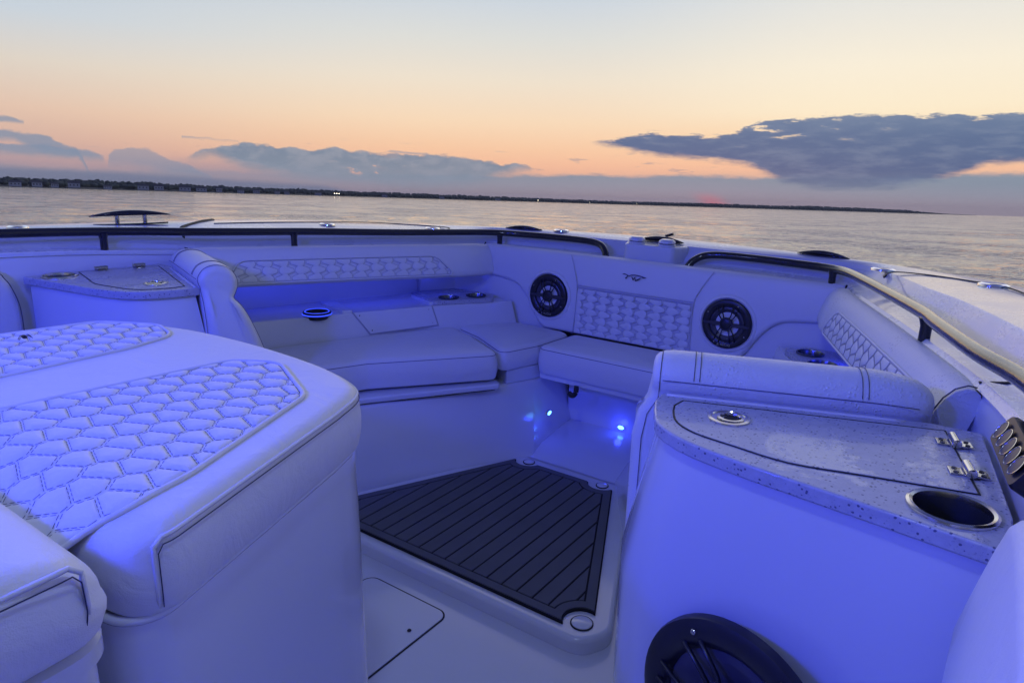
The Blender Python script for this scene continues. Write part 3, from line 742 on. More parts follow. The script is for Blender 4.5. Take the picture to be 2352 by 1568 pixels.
for s in (1, -1):
    ys = np.linspace(1.40, 2.655, 34); rows = []
    for i, y in enumerate(ys):
        x, z = Sx(y)
        P = bol_profile(x, y, z, s)
        k = 0
        if i == 0 or i == len(ys)-1: k = .02
        elif i == 1 or i == len(ys)-2: k = .006
        if k:
            c = np.mean(np.array(P), axis=0); P = [tuple(np.array(p)+(c-np.array(p))*k*4) for p in P]
        rows.append(P)
    V, F = grid(rows, caps=True)
    bb = recalc(mesh('coaming_bolster', V, F, M['vinyl_wet' if s > 0 else 'vinyl'], boat, 55))
    # quilted inlay on its face
    ol = round_poly([(1.60, .26), (2.36, .26), (2.46, 1.0), (1.50, 1.0)], [.0, .0, .0, 0], 4)
    ysc = lambda v: .135*v
    ol2 = round_poly([(1.575, .054), (2.36, .054), (2.44, .132), (1.515, .132)], [.055, .055, .01, .01], 6)
    fm_ = lambda a_, b_, h_, s=s: face_pt(a_, b_/.135, h_+.002, s)
    qq, th = quilt('quilted_inlay', bb, ol2, .060, .0300, fm_, .0032, wet=(s > 0), flip=s, step=.01)
    mesh('stitching', *th, M['thread'], bb, 0)
    P = [fm_(a_, b_, .001) for a_, b_ in densify(inset(ccw(ol2), -.004), .03)]; P += P[:2]
    mesh('piping', *tube(P, .0035, 6, cap=False), M['vinyl'], bb, 0)
    # seam round the aft end
    P = [tuple(np.array(p)) for p in bol_profile(*Sx(1.408)[:1], 1.404, Sx(1.408)[1], s)[2:12]]
    mesh('seam', *tube(P, .0013, 6), M['stitch'], bb, 0)

# ------------------------------------------------------------------ bow backrest with the emblem, two speakers
def bk(x, z, h=0.0):
    """Front face of the bow backrest: x across, z up, h out towards the cockpit."""
    y = 2.622+(z-.41)*.03+.035*max(0, (z-.66)/.09)**2*.35 + .006*abs(x)**2
    return (x, y-h, z)
# outline with curved cut-outs down to the pockets
hb = [(0, .405), (.43, .405)]+[tuple(p) for p in cr([(.445, .414), (.478, .45), (.515, .51), (.56, .565), (.61, .595), (.70, .607), (.765, .61)], 4)]+[(.785, .66), (.79, .735), (.77, .752), (.6, .752), (.3, .752), (0, .752)]
outl = [(-x, z) for x, z in hb[1:]][::-1]+hb
outl = ccw(list(dict.fromkeys(outl)))
import bmesh
def slab(outline, fmap, thick, r, nsub=0, front=True):
    """Upholstered slab: outline in (u,v), rolled edge of radius r towards +h."""
    o = ccw(outline); rows = []
    rows.append([fmap(x, y, -thick) for x, y in o]); rows.append([fmap(x, y, -r) for x, y in o])
    for k in range(1, 6):
        a_ = math.pi/2*k/5; q = inset(o, r*(1-math.cos(a_))); rows.append([fmap(x, y, -r+r*math.sin(a_)) for x, y in q])
    V, F = grid(rows, closed_u=True); n = len(o); F.append(tuple((len(rows)-1)*n+k for k in range(n)))
    return V, F
br = mesh('bow_backrest', *slab(densify(outl, .03), bk, .05, .018), M['vinyl'], boat, 45)
# top roll back towards the deck shelf
rows = []
for x in np.linspace(-.79, .79, 40):
    y0 = bk(x, .735)[1]
    sy = float(np.interp(abs(x), [0, .3, .58, .775, .8], [2.705, 2.70, 2.69, 2.675, 2.67]))
    zt = .744
    rows.append([(x, y0+.001, .730), (x, y0+.003, .742), (x, y0+.010, .750), (x, y0+.022, .7545), (x, sy-.012, .7555), (x, sy+.008, .752), (x, sy+.016, .742)])
V, F = grid(rows); recalc(mesh('backrest_top', V, F, M['vinyl'], br, 0))
# quilted centre panel
qo = [(-.268, .412), (.262, .412), (.258, .612), (-.262, .612)]
qo = round_poly(qo, .006, 2)
qq, th = quilt('quilted_panel', br, qo, .061, .0310, lambda x, z, h: bk(x, z, h+.0022), .0036, flip=-1, step=.011)
mesh('stitching', *th, M['thread'], br, 0)
for P in ([(-.275, .405), (-.267, .50), (-.266, .62), (-.285, .69), (-.31, .75)], [(.268, .405), (.262, .50), (.262, .62), (.290, .69), (.325, .75)]):
    mesh('seam', *tube([bk(x, z, .001) for x, z in cr(P, 5)], .0022, 6), M['piping'], br, 0)
for zz in (.616, .624):
    mesh('seam', *tube([bk(x, zz, .0012) for x in np.linspace(-.264, .262, 14)], .0018, 6), M['piping'], br, 0)
# black tubes drawn in as the shade of the gaps between bolsters and backrest
for s in (1, -1):
    P = [(s*.795, 2.665, .757), (s*.793, 2.645, .72), (s*.79, 2.628, .67), (s*.785, 2.62, .61)]
    mesh('gap_shadow_tube', *tube(cr(P, 4), .004, 6), M['rubber'], br, 0)
# emblem, drawn as strokes on the face (units: cm from its centre)
def stroke(pts, w):
    L = []
    for i, (x, z) in enumerate(pts):
        a_ = pts[max(0, i-1)]; b_ = pts[min(len(pts)-1, i+1)]
        dx, dz = b_[0]-a_[0], b_[1]-a_[1]; l = math.hypot(dx, dz) or 1
        ww = w[i] if isinstance(w, (list, tuple)) else w
        L.append(((x-dz/l*ww/2, z+dx/l*ww/2), (x+dz/l*ww/2, z-dx/l*ww/2)))
    V = []; F = []
    for p, q in L: V += [p, q]
    for i in range(len(L)-1): F.append((2*i, 2*i+2, 2*i+3, 2*i+1))
    return V, F
K = .1/455          # crop pixels to metres across the emblem
def E2(px, py): return ((px-445)*K*1.05, -(py-1205)*K*1.05)
strokes = [([(210,1172),(240,1162),(290,1172),(340,1188),(372,1182)], [3,18,16,14,10]), ([(340,1188),(380,1172),(440,1162),(520,1164),(600,1176),(682,1184)], [8,14,16,18,16,2]),
  ([(682,1184),(640,1192),(600,1194)], [2,12,10]), ([(322,1184),(308,1210),(282,1242)], [14,20,28]),
  ([(385,1202),(412,1208),(432,1252)], [4,20,20]), ([(432,1254),(462,1200),(490,1194)], [16,14,4]), ([(455,1205),(470,1222),(476,1262)], [8,14,22]), ([(476,1262),(530,1232),(560,1206),(600,1198)], [20,22,14,4])]
VV, FF = [], []
for j, (pts, w) in enumerate(strokes):
    v, f = stroke([E2(*p) for p in pts], [x*K*1.1 for x in w]); o_ = len(VV)
    VV += [(-.001+x, .690+z, .0028+j*.00008) for x, z in v]; FF += [tuple(i+o_ for i in q) for q in f]
mesh('emblem', [bk(x, z, h) for x, z, h in VV], FF, M['stitch'], br, 0)

def speaker(fr, r, parent=boat, name='speaker', spokes=5, label=None, rot=0.0, txt=True, deep=1.0):
    O, ex, ey, ez = [Vector(v) for v in fr]; ex.normalize(); ey.normalize(); ez.normalize(); f = (O, ex, ey, ez)
    body = mesh(name, *lathe([(r, -.004), (r, .004*deep), (r*.985, .008*deep), (r*.93, .011*deep), (r*.80, .012*deep), (r*.70, .006), (r*.69, .001)], f, 56), M['black'], parent, 40)
    if label: body['label'] = label
    mesh('cone', *lathe([(r*.70, .0015), (r*.62, .004), (r*.56, .001), (r*.28, -.012), (r*.26, -.008), (.0001, -.002)], f, 48), M['cone'], body, 40)
    def pt(rr, a, h): return O+ex*(rr*math.cos(a))+ey*(rr*math.sin(a))+ez*h
    for k in range(2):      # two broad horizontal arms
        a = rot+math.pi*k
        V, F = [], []
        for rr, w in ((r*.24, .065), (r*.5, .085), (r*.93, .030)):
            for sgn, hh in ((-1, .010), (1, .010), (1, .015), (-1, .015)):
                q = pt(rr, a, hh*deep)+(ey*math.cos(a)-ex*math.sin(a))*(sgn*w*r)
                V.append(q)
        for i in range(2):
            for j in range(4): F.append((i*4+j, i*4+(j+1) % 4, (i+1)*4+(j+1) % 4, (i+1)*4+j))
        F += [(3, 2, 1, 0), (8, 9, 10, 11)]
        recalc(mesh('grille_arm', V, F, M['dark'], body, 30))
    for base in (90, 270):
        for dlt in (-52, -27, 0, 27, 52)[(0 if base == 90 else 0):]:
            if abs(dlt) == 0: continue
            a = rot+R(base+dlt); a2 = rot+R(base+dlt*.6)
            mesh('grille_spoke', *tube([pt(r*.23, a, .011*deep), pt(r*.5, a*.5+a2*.5, .0125*deep), pt(r*.80, a2, .011*deep)], r*.03, 6, flat=.8), M['black'], body, 0)
    mesh('centre_cap', *lathe([(r*.27, .008), (r*.27, .014*deep), (r*.25, .0165*deep), (r*.215, .0165*deep), (r*.205, .013), (.0001, .0135)], f, 40), M['dark'], body, 40)
    mesh('cap_disc', *lathe([(r*.205, .0134), (r*.19, .0142), (.0001, .0145)], f, 32), M['black'], body, 40)
    for k in (62, 242, 152, 332):
        mesh('screw', *lathe([(r*.03, .0125*deep), (r*.025, .0135*deep), (.0001, .0136*deep)], (pt(r*.87, rot+R(k), 0), ex, ey, ez), 10), M['steel'], body, 40)
    if txt:
        text_mesh('JL AUDIO', r*.13, (pt(r*.885, -math.pi/2, 0), ex, ey, ez), M['steel'], body, thick=.0128*deep)
    return body
for s in (1, -1):
    c = (s*.405-.003, 0, .558 if s < 0 else .560); y = bk(c[0], c[2])[1]
    ring = mesh('speaker_bezel', *lathe([(.114, -.004), (.111, .002), (.103, .004), (.099, .001), (.097, -.004)], ((c[0], y-.001, c[2]), (1, 0, 0), (0, .03, 1), (0, -1, .03)), 56), M['vinyl'], br, 50)
    speaker(((c[0], y-.001, c[2]), (1, 0, 0), (0, .03, 1), (0, -1, .03)), .096, boat, label='smaller black round speaker in the bow backrest '+('left' if s < 0 else 'right')+' of the quilted panel')

# ------------------------------------------------------------------ speckled side counters on their consoles
CT = [(.742, 1.165), (.748, 1.118), (.772, 1.060), (.802, 1.012), (.860, .975), (.945, .952), (1.034, .937), (1.13, .922), (1.272, .898), (1.277, 1.0), (1.235, 1.315), (1.16, 1.315), (1.0, 1.262), (.85, 1.205)]
def spline2(P, n=4): return [(float(p[0]), float(p[1])) for p in cr([(x, y, 0) for x, y in P], n)]
ctop = CT[:1]+[(p[0], p[1]) for p in spline2(CT[1:8], 4)]+CT[8:]
LID = [(.79, 1.145), (.787, 1.112), (.799, 1.078), (.822, 1.038), (.862, 1.012), (.925, 1.0), (1.01, .990), (1.10, 1.012), (1.240, 1.048), (1.185, 1.285)]
lid = LID[:1]+[(p[0], p[1]) for p in spline2(LID[1:8], 4)]+LID[8:]
for s in (1, -1):
    ZT = .752-.006*0
    con = ccw([(x+.012, y+.012) if i < len(ctop)-6 else (x, y) for i, (x, y) in enumerate(ctop)])
    con = inset(ccw(ctop), .012); n = len(con)
    rows = []
    def flare(z): k = max(0, (.72-z)/.78); return -.062*min(1, max(0, .72-z)/.27)**.9, .03*k
    for z in (.7275, .71, .6, .45, .3, .15, 0, -.052):
        fx, fy = flare(z); q = con
        rows.append([(x+fx*max(0, 1-(x-.74)/.5), y+fy*max(0, 1-(x-.74)/.3)-(.012*(.72-z) if y < 1.0 else 0), z) for x, y in q])
    V, F = grid(rows, closed_u=True)
    recalc(mesh('side_console', *mxf((V, F), s), M['gel'], boat, 50))
    cp_ = mesh('countertop', *mxf(prism(ctop, .728, ZT), s), M['stone'], boat); cut(cp_, plug(1.212, .978, .70, .80, .0440, s)); bevel(cp_, .004)
    # lid: raised 1 mm with a dark groove round it
    P = [(x, y, ZT+.0004) for x, y in ccw(lid)]; P += P[:2]
    mesh('lid_groove', *mxf(tube(P, .0015, 6, cap=False), s), M['rubber'], cp_, 0)
    lo_ = mesh('counter_lid', *mxf(prism(inset(ccw(lid), .0020), ZT-.004, ZT+.0016), s), M['stone'], cp_); bevel(lo_, .0012, 2)
    # big drop-in cup holder
    ch = mesh('cup_holder', *mxf(lathe([(.0525, 0), (.052, .003), (.0485, .0045), (.0445, .003), (.0435, -.004), (.039, -.085), (.038, -.09), (.0001, -.09)], UP((1.212, .978, ZT+.0005)), 56), s), [M['steel']], cp_, 35)
    ch.data.materials.append(M['cup'])
    for p in ch.data.polygons:
        if p.center.z < ZT-.006-0: p.material_index = 1
    # flush lifting ring
    lx, ly = .884, 1.108
    f = ((lx, ly, ZT+.0018), (1, 0, 0), (0, 1, 0), (0, 0, 1))
    lr = mesh('lift_ring', *mxf(lathe([(.035, 0), (.0345, .0022), (.029, .0028), (.0275, .001), (.0001, .0008)], f, 40), s), M['steel'], cp_, 35)
    mesh('finger_well', *mxf(lathe([(.0155, .0016), (.013, .0012), (.0001, .0011)], ((lx+.009, ly-.004, ZT+.002), (1, 0, 0), (0, 1, 0), (0, 0, 1)), 24), s), M['void'], lr, 35)
    mesh('pull_ring', *mxf(lathe([(.022, .0018), (.022, .0042), (.0175, .0046), (.0165, .0018)], ((lx+.004, ly-.002, ZT+.002), (1, 0, 0), (0, 1, 0), (0, 0, 1)), 32), s), M['steel'], lr, 35)
    # hinges
    for (hx, hy) in ((1.200, 1.225), (1.224, 1.112)):
        ang = math.atan2(1.285-1.045, 1.185-1.243)
        hb_ = mesh('hinge', *mxf(box((hx, hy, ZT+.0032), (.026, .050, .003), ang+math.pi), s), M['steel'], cp_)
        hb_ = bevel(hb_, .003, 2)
        ux, uy = math.cos(ang), math.sin(ang)
        mesh('knuckle', *mxf(tube([(hx-ux*.020, hy-uy*.020, ZT+.009), (hx-ux*.019, hy-uy*.019, ZT+.009), (hx+ux*.019, hy+uy*.019, ZT+.009), (hx+ux*.020, hy+uy*.020, ZT+.009)], [.005, .0068, .0068, .005], 14), s), M['steel'], hb_, 30)
        for a_ in (-1, 1):
            for b_ in (-1, 1):
                sx_, sy_ = hx+ux*.007*a_-uy*.017*b_, hy+uy*.007*a_+ux*.017*b_
                mesh('hinge_screw', *mxf(lathe([(.0036, .0002), (.0034, .0012), (.0016, .0006), (.0001, .0004)], UP((sx_, sy_, ZT+.0047)), 12), s), M['dark'], hb_, 30)

# console speaker, starboard, facing aft into the walkway
fx, fy = -.30, -.95
sb = speaker(((.995, .916, .350), (.95, -.30, .03), (0, .0, 1), (fx, fy, -.02)), .164, boat, label='large black round speaker low on the right-hand console', rot=R(58), txt=False, deep=1.4)
sb2 = None
# small blue drain light reflections are left to the lamps

# switch pad on the coaming wall, starboard
pc = Vector((1.279, 1.04, .818)); pa = Vector((0, 1, .0)); pu = Vector((.18, 0, .98)); pn = Vector((-.98, 0, .18))
pa = Vector((-.13, .99, 0)).normalized(); pn = Vector((-.84, -.20, .50)).normalized(); pu = pn.cross(pa).normalized()
if pu.z < 0: pu = -pu
def pp(a_, b_, h): return pc+pa*a_*.86+pu*b_*.86+pn*h*.86
op = round_poly([(-.105, -.027), (.105, -.027), (.105, .027), (-.105, .027)], [.012]*4, 4)
Vp = [pp(x, y, -.02) for x, y in op]+[pp(x, y, .020) for x, y in op]+[pp(x*.97, y*.9, .026) for x, y in op]
n = len(op); Fp = [(k*n+i, k*n+(i+1) % n, (k+1)*n+(i+1) % n, (k+1)*n+i) for k in range(2) for i in range(n)]+[tuple(2*n+i for i in range(n))]
sw = recalc(mesh('switch_pad', Vp, Fp, M['black'], boat, 30))
for k in range(5):
    a_ = (k-2)*.037
    bt = mesh('push_button', *lathe([(.0142, .0258), (.0142, .0268), (.0133, .0270), (.0128, .0262)], (pp(a_, 0, 0), pa, pu, pn), 28), M['steel'], sw, 35)
    mesh('button_cap', *lathe([(.0128, .0262), (.0105, .0266), (.0001, .0268)], (pp(a_, 0, 0), pa, pu, pn), 24), M['dark'], bt, 35)

# ------------------------------------------------------------------ grab rails
RP = [(.186, 2.728, .742), (.200, 2.742, .768), (.235, 2.762, .790), (.30, 2.772, .800), (.45, 2.768, .802), (.62, 2.745, .802), (.72, 2.712, .803), (.79, 2.64, .806), (.87, 2.46, .812), (.97, 2.20, .822), (1.085, 1.86, .840), (1.128, 1.70, .847), (1.205, 1.43, .859), (1.268, 1.25, .868), (1.305, 1.05, .877), (1.325, .80, .886), (1.345, .4, .895), (1.365, 0, .903), (1.375, -.6, .91)]
for s in (1, -1):
    P = [(s*p[0], p[1], p[2]) for p in cr(RP, 6)]
    rl = mesh('grab_rail', *tube(P, .0148, 16), M['rail'], boat, 0)
    rl['label'] = 'black grab rail along the '+('far left' if s < 0 else 'near right')+' gunwale'
    for (x, y, zf) in ((.745, 2.70, .747), (1.105, 1.80, .787), (1.255, 1.16, .815), (1.31, .45, .83), (1.35, -.1, .83)):
        ytop = y; RPs = cr(RP, 6); zt = float(np.interp(-y, [-p[1] for p in RPs[12:]], [p[2] for p in RPs[12:]])); xt = float(np.interp(-y, [-p[1] for p in RPs[12:]], [p[0] for p in RPs[12:]]))
        mesh('rail_post', *tube([(s*xt, y, zt-.004), (s*xt, y, zt-.022), (s*(xt), y, zf-.004)], [.018, .0125, .0125], 14), M['rail'], rl, 40)
# ------------------------------------------------------------------ deck fittings
def on_deck(x, y):
    best = None; s = 1 if x >= 0 else -1; ax = abs(x)
    for O, I in zip(Lo, Li):
        O = np.array(O); I = np.array(I)
        for f in (0, .15, .3, .45, .6, .75, .9, 1):
            q = O+(I-O)*f; e = (q[0]-ax)**2+(q[1]-y)**2
            if best is None or e < best[0]: best = (e, q[2]+.006*math.sin(math.pi*f))
    return best[1]+.008*x
def cleat(x, y, ang, L=.27, h=.042, up=True):
    z = on_deck(x, y)+.001
    ca, sa = math.cos(ang), math.sin(ang); P = lambda a_, b_, c_: (x+a_*ca-b_*sa, y+a_*sa+b_*ca, z+c_)
    e = mesh('cleat', *grid([[P(L*.47*t*.98, w*math.cos(q)*.017, .004 if k else 0) for q in np.linspace(0, 2*math.pi, 12, endpoint=False)] for k in (0, 1) for t, w in ((0, 1),)], closed_u=True), M['rail'], boat) if False else None
    rows = []
    for t in np.linspace(-1, 1, 15):
        w = .019*math.sqrt(max(0, 1-t*t))+.0015; rows.append([P(t*L*.46, w*math.cos(q), .002+.0035*math.sin(q)) for q in np.linspace(0, 2*math.pi, 10, endpoint=False)])
    b_ = recalc(mesh('cleat', *grid(rows, closed_u=True, caps=True), M['rail'], boat, 0))
    rows = []
    for t in np.linspace(-1, 1, 21):
        w = .0135*(1-abs(t)**2.6)+.0025; th = .0085*(1-abs(t)**2)+.0018; zz = h-.010*abs(t)**2
        rows.append([P(t*L*.5, w*math.cos(q), zz+th*math.sin(q)) for q in np.linspace(0, 2*math.pi, 12, endpoint=False)])
    recalc(mesh('cleat_horn', *grid(rows, closed_u=True, caps=True), M['rail'], b_, 0))
    if up:
        for t in (-.17, .17): mesh('cleat_stem', *tube([P(t*L, 0, .002), P(t*L, 0, h-.003)], .008, 16), M['steel'], b_, 30)
    return b_
cleat(-1.425, 1.33, R(74)); cleat(1.425, 1.33, R(106))
cleat(-.70, 2.845, R(14), .2, .008, False); cleat(.665, 2.862, R(-12), .2, .011, False)
cc = cleat(.0, 2.88, 0, .205, .012, False)
mesh('cleat_pin', *tube([(.01, 2.90, .84), (.045, 2.90, .852)], .006, 10), M['rail'], cc, 30)
for (x, y) in ((-1.45, .97), (-1.22, 2.07), (-.985, 2.50), (.90, 2.66), (1.215, 2.36), (1.45, .97), (-.52, 2.90)):
    z = on_deck(x, y)+.0015
    q = mesh('deck_fitting', *lathe([(.040, -.001), (.039, .004), (.033, .006), (.028, .004), (.0001, .003)], ((x, y, z), (1, 0, 0), (0, .8, 0), (0, 0, 1)), 32), M['chrome'], boat, 35)
    mesh('fitting_cap', *lathe([(.018, .0032), (.014, .0062), (.0001, .0068)], ((x+.004, y, z), (1, 0, 0), (0, 1, 0), (0, 0, 1)), 20), M['steel'], q, 35)
for x in (-.067, .070):
    q = mesh('deck_fill_cap', *lathe([(.035, 0), (.036, .007), (.033, .010), (.033, .012), (.036, .014), (.034, .022), (.024, .029), (.0001, .030)], UP((x, 2.775, .8125)), 12), M['deck'], boat, 25)
    mesh('cap_ring', *lathe([(.0345, .0102), (.0345, .0122)], UP((x, 2.775, .8125)), 24), M['dark'], q, 25)
# rubber joints across deck and coaming
def seam_pts(pts, r, name='deck_joint', m=None): mesh(name, *tube(cr(pts, 5), r, 6, flat=.7), m or M['rubber'], boat, 0)
for s in (1, -1):
    t = lambda p: tilt((s*p[0], p[1], p[2]))
    seam_pts([t(p) for p in [(1.218, 1.432, .792), (1.262, 1.438, .799), (1.279, 1.442, .806), (1.30, 1.45, .858), (1.306, 1.452, .870), (1.33, 1.475, .8755), (1.42, 1.60, .880), (1.495, 1.70, .876)]], .0085)
    seam_pts([t(p) for p in [(.90, 2.60, .758), (.905, 2.615, .764), (.915, 2.63, .81)]], .004)
    seam_pts([t(p) for p in [(.935, 2.40, .829), (.925, 2.50, .822), (.945, 2.575, .825), (1.03, 2.56, .8285), (1.15, 2.46, .836), (1.245, 2.33, .845), (1.30, 2.1, .8565), (1.34, 1.85, .868), (1.36, 1.62, .876)]], .0028)

# ------------------------------------------------------------------ bench backrests (leaning cushions at the aft end of each bow bench)
def bench_backrest(s):
    label = ('white padded backrest with stitched seams standing behind the speckled counter in the right foreground' if s > 0 else
             'white padded backrest at the far left counter, its S-shaped end towards the walkway')
    O = np.array([.724, 1.152]); a_ = np.array([.94, .34]); b_ = np.array([-.34, .94])
    e = tag(empty('bench_backrest', (s*O[0], O[1], .41)), label, 'backrest')
    # (b, z, da) profile from aft-bottom up and over and down the front
    PR = [(.010, .415), (.008, .60), (.004, .745), (.000, .766), (-.003, .785), (.004, .806), (.020, .824), (.048, .834), (.080, .828), (.104, .808), (.116, .780), (.117, .755), (.108, .732), (.100, .716), (.112, .700), (.130, .672), (.155, .615), (.178, .550), (.196, .48), (.205, .415)]
    prof = cr([(x, z, 0) for x, z in PR], 3); prof = [(p[0], p[1]) for p in prof]
    c = (.08, .70); rows = []; L = .475
    stations = [(0.0, .55), (.002, .72), (.008, .86), (.018, .95), (.034, .99), (.055, 1.0)]+[(x, 1.0) for x in np.linspace(.09, L-.09, 14)]+[(L-.07, 1), (L-.045, .96), (L-.022, .86), (L-.008, .70), (L, .50)]
    def pos(al, bb, z):
        low = 1/(1+math.exp((z-.715)/.008)); sh = -.030*low*max(0, 1-al/.1)
        taper = .03*max(0, al-.38)/.1*(z > .7)
        q = O+a_*(al+sh)+b_*bb; return (s*q[0], q[1], z-taper*(z-.74)*3-.013*max(0, (z-.70)/.13))
    for al, sc in stations:
        r = []
        for bb, z in prof:
            # shrink toward the section's spine rather than one centre, to keep the S
            cb = float(np.interp(z, [.41, .6, .715, .78, .83], [.105, .085, .055, .055, .05])); cz = z if z < .78 else .78+(z-.78)*sc
            r.append(pos(al, cb+(bb-cb)*sc, cz))
        rows.append(r)
    V, F = grid(rows, closed_u=True, caps=True)
    body = recalc(mesh('cushion_body', V, F, M['vinyl_wet' if s > 0 else 'vinyl'], e, 60))
    # aft horizontal seam, two cross seams, end seam
    out = lambda al, bb, z, k=.0016: pos(al, bb-k, z)
    mesh('seam', *tube([out(al, -.002, .787) for al in np.linspace(.02, L-.03, 24)], .0008, 6), M['thread2'], e, 0)
    mesh('piping', *tube([out(al, -.004, .757) for al in np.linspace(.03, L-.05, 20)], .004, 6), M['vinyl'], e, 0)
    topp = [p for p in prof if p[1] > .785]
    for al in (.075, .085, .355, .365):
        mesh('seam', *tube([pos(al, b2+(-.001 if b2 < .03 else .001 if b2 > .09 else 0), z+(.001 if .01 < b2 < .1 else 0)) for b2, z in topp], .0007, 6), M['thread2'], e, 0)
    for al, sc in ((.016, .945),):
        P = []
        for bb, z in prof:
            if z < .45: continue
            cb = float(np.interp(z, [.41, .6, .715, .78, .83], [.105, .085, .055, .055, .05])); cz = z if z < .78 else .78+(z-.78)*sc
            P.append(pos(al-.001, cb+(bb-cb)*sc*1.01, cz))
        mesh('seam', *tube(P, .0008, 6), M['thread2'], e, 0)
    return e
bench_backrest(1); bench_backrest(-1)

# aft coaming bolster ends that close the frame at both sides
for s in (1, -1):
    e = tag(empty('side_backrest', (s*1.3, .4, .4)), 'white padded side cushion cut off by the '+('lower right' if s > 0 else 'left')+' edge of the picture', 'backrest')
    prof = cr([(.852, .40, 0), (.866, .55, 0), (.868, .66, 0), (.857, .72, 0), (.838, .765, 0), (.80, .79, 0), (.6, .80, 0), (.5, .78, 0), (.48, .6, 0), (.48, .40, 0)], 5)
    rows = []
    for x, sc in ((1.236, .90), (1.238, .95), (1.246, .99), (1.262, 1.01), (1.33, 1.02)):
        rows.append([(s*(x+(.19 if s > 0 else 0)*max(0, p[1]-.66)**1.0), .67+(p[0]-.67)*sc, (.6+(p[1]-.6)*sc)+(.24*max(0, p[1]-.6) if s > 0 else 0)) for p in prof])
    V, F = grid(rows, closed_u=True, caps=True); recalc(mesh('cushion_body', V, F, M['vinyl'], e, 60))
    if s < 0: mesh('seam', *tube([(s*(1.2195), .67+(p[0]-.67)*.965, .6+(p[1]-.6)*.965) for p in prof[:30]], .0014, 6), M['stitch'], e, 0)

# ------------------------------------------------------------------ console-front lounge: pedestal, big quilted cushion, next cushion aft
LZ = .775
lo = [(-.41, .70), (-.375, .775), (-.31, .812), (-.18, .842), (0, .852), (.18, .842), (.295, .815), (.352, .778), (.391, .70)]
lo2 = spline2(lo, 5)+[(.538, .308), (.25, .252), (-.25, .252), (-.538, .308)]
lob = round_poly(lo2, [.045 if abs(abs(p[0])-.538) < .001 else 0 for p in lo2], 8)
lob = densify(ccw(lob), .03)
def ztop(x, y): return LZ-.042*max(0.0, (.37-y)/.11)**2
lc = tag(empty('lounge_cushion', (0, .6, .66)), 'large white seat cushion with two quilted panels, nearest in the lower left', 'seat cushion')
mesh('cushion_body', *pad(lob, .668, ztop, .024, .012, 0.0, .004), M['vinyl'], lc, 60)
def side_run(outl, y0, up=True):
    o_ = ccw(outl); n = len(o_); k = [i for i in range(n) if (o_[i][1] > y0) == up]
    st = [i for i in k if ((o_[i-1][1] > y0) != up)][0]; out = []
    i = st
    while (o_[i % n][1] > y0) == up and len(out) < n: out.append(o_[i % n]); i += 1
    return out
so = inset(ccw(lob), .0025)
def run_line(pts, z, r): return tube([(x, y, z) for x, y in pts], r, 6)
def bent(run, zt_, z0, start, o_=.005, cy_=.55):
    """Top run with the seam turning down the corner at one end."""
    top = [(x, y, zt_) for x, y in run]; c = top[0] if start else top[-1]
    v_ = Vector((c[0], c[1]-cy_)).normalized()*o_; X_, Y_ = c[0]+v_.x, c[1]+v_.y
    col = cr([(c[0], c[1], z0), (X_, Y_, z0+.02), (X_, Y_, zt_-.03), (c[0]+v_.x*.7, c[1]+v_.y*.7, zt_-.008)], 4)
    col = [tuple(p) for p in col]
    return col+top[1:] if start else top[:-1]+col[::-1]
rp = side_run(so, .325); rs = side_run(inset(ccw(lob), -.001), .325)
rs[0] = (rs[0][0]+(rs[1][0]-rs[0][0])*.4, rs[0][1]+(rs[1][1]-rs[0][1])*.4)
mesh('edge_piping', *tube(bent(rp, LZ-.013, .680, True), .0028, 6), M['vinyl'], lc, 0)
mesh('edge_stitching', *tube(bent(rs, LZ-.0205, .680, True, .0042), .0007, 6), M['stitch'], lc, 0)
def corner_lines(outl, cx, cy, z0, z1, par):
    o_ = ccw(outl); k = min(range(len(o_)), key=lambda i: math.dist(o_[i], (cx, cy))); n = len(o_)
    for j, r_, m_, nm in ((k-1, .0018, M['vinyl'], 'corner_piping'), (k+1, .0006, M['stitch'], 'corner_stitching')):
        q = inset(o_, -.0035)[j % n]; q0 = inset(o_, .002)[j % n]; q1 = inset(o_, .0)[j % n]
        mesh(nm, *tube(cr([(q0[0], q0[1], z0), (q[0], q[1], z0+.02), (q[0], q[1], z1-.03), (q1[0], q1[1], z1-.008)], 5), r_, 6), m_, par, 0)
ql = round_poly([(.012, .258), (.058, .735), (.135, .782), (.312, .695), (.432, .42), (.452, .34), (.425, .262)], [.01, .04, .05, .06, .2, .06, .02], 7)
ql2 = round_poly([(-.145, .262), (-.17, .66), (-.20, .765), (-.30, .79), (-.42, .72), (-.47, .34), (-.44, .262)], [.01, .03, .06, .05, .05, .1, .04], 7)
for q_, fl_ in ((ql, 1), (ql2, 1)):
    qq, th = quilt('quilted_panel', lc, q_, .060, .0315, lambda x, y, h: (x, y, ztop(x, y)+.0012+h), .0048, s=.24, dashed=True, flip=fl_, ang=R(4), step=.010, thread=.00034)
    mesh('stitching', *th, M['stitch'], lc, 0)
    P = [(x, y, ztop(x, y)+.0015) for x, y in densify(inset(ccw(q_), -.004), .02)]; P += P[:2]
    mesh('panel_piping', *tube(P, .0042, 8, cap=False), M['vinyl'], lc, 0)
# pedestal under it
ped = [(x*.985, y-.006) for x, y in lob]; rows = []
n = len(ped)
for z, k in ((.664, .012), (.662, .002), (.655, 0.0), (.635, 0.0), (.630, -.0), (.5, -.004), (.3, -.008), (.1, -.012), (-.052, -.016)):
    rows.append([(x, y, z) for x, y in inset(ccw(ped), k)])
V, F = grid(rows, closed_u=True); F.append(tuple(range(n)))
recalc(mesh('lounge_pedestal', V, F, M['gel'], boat, 50))
# lip between cushion and pedestal
mesh('pedestal_lip', *seam_line(inset(ccw(ped), .003), .667, r=.006), M['gel'], boat, 0)
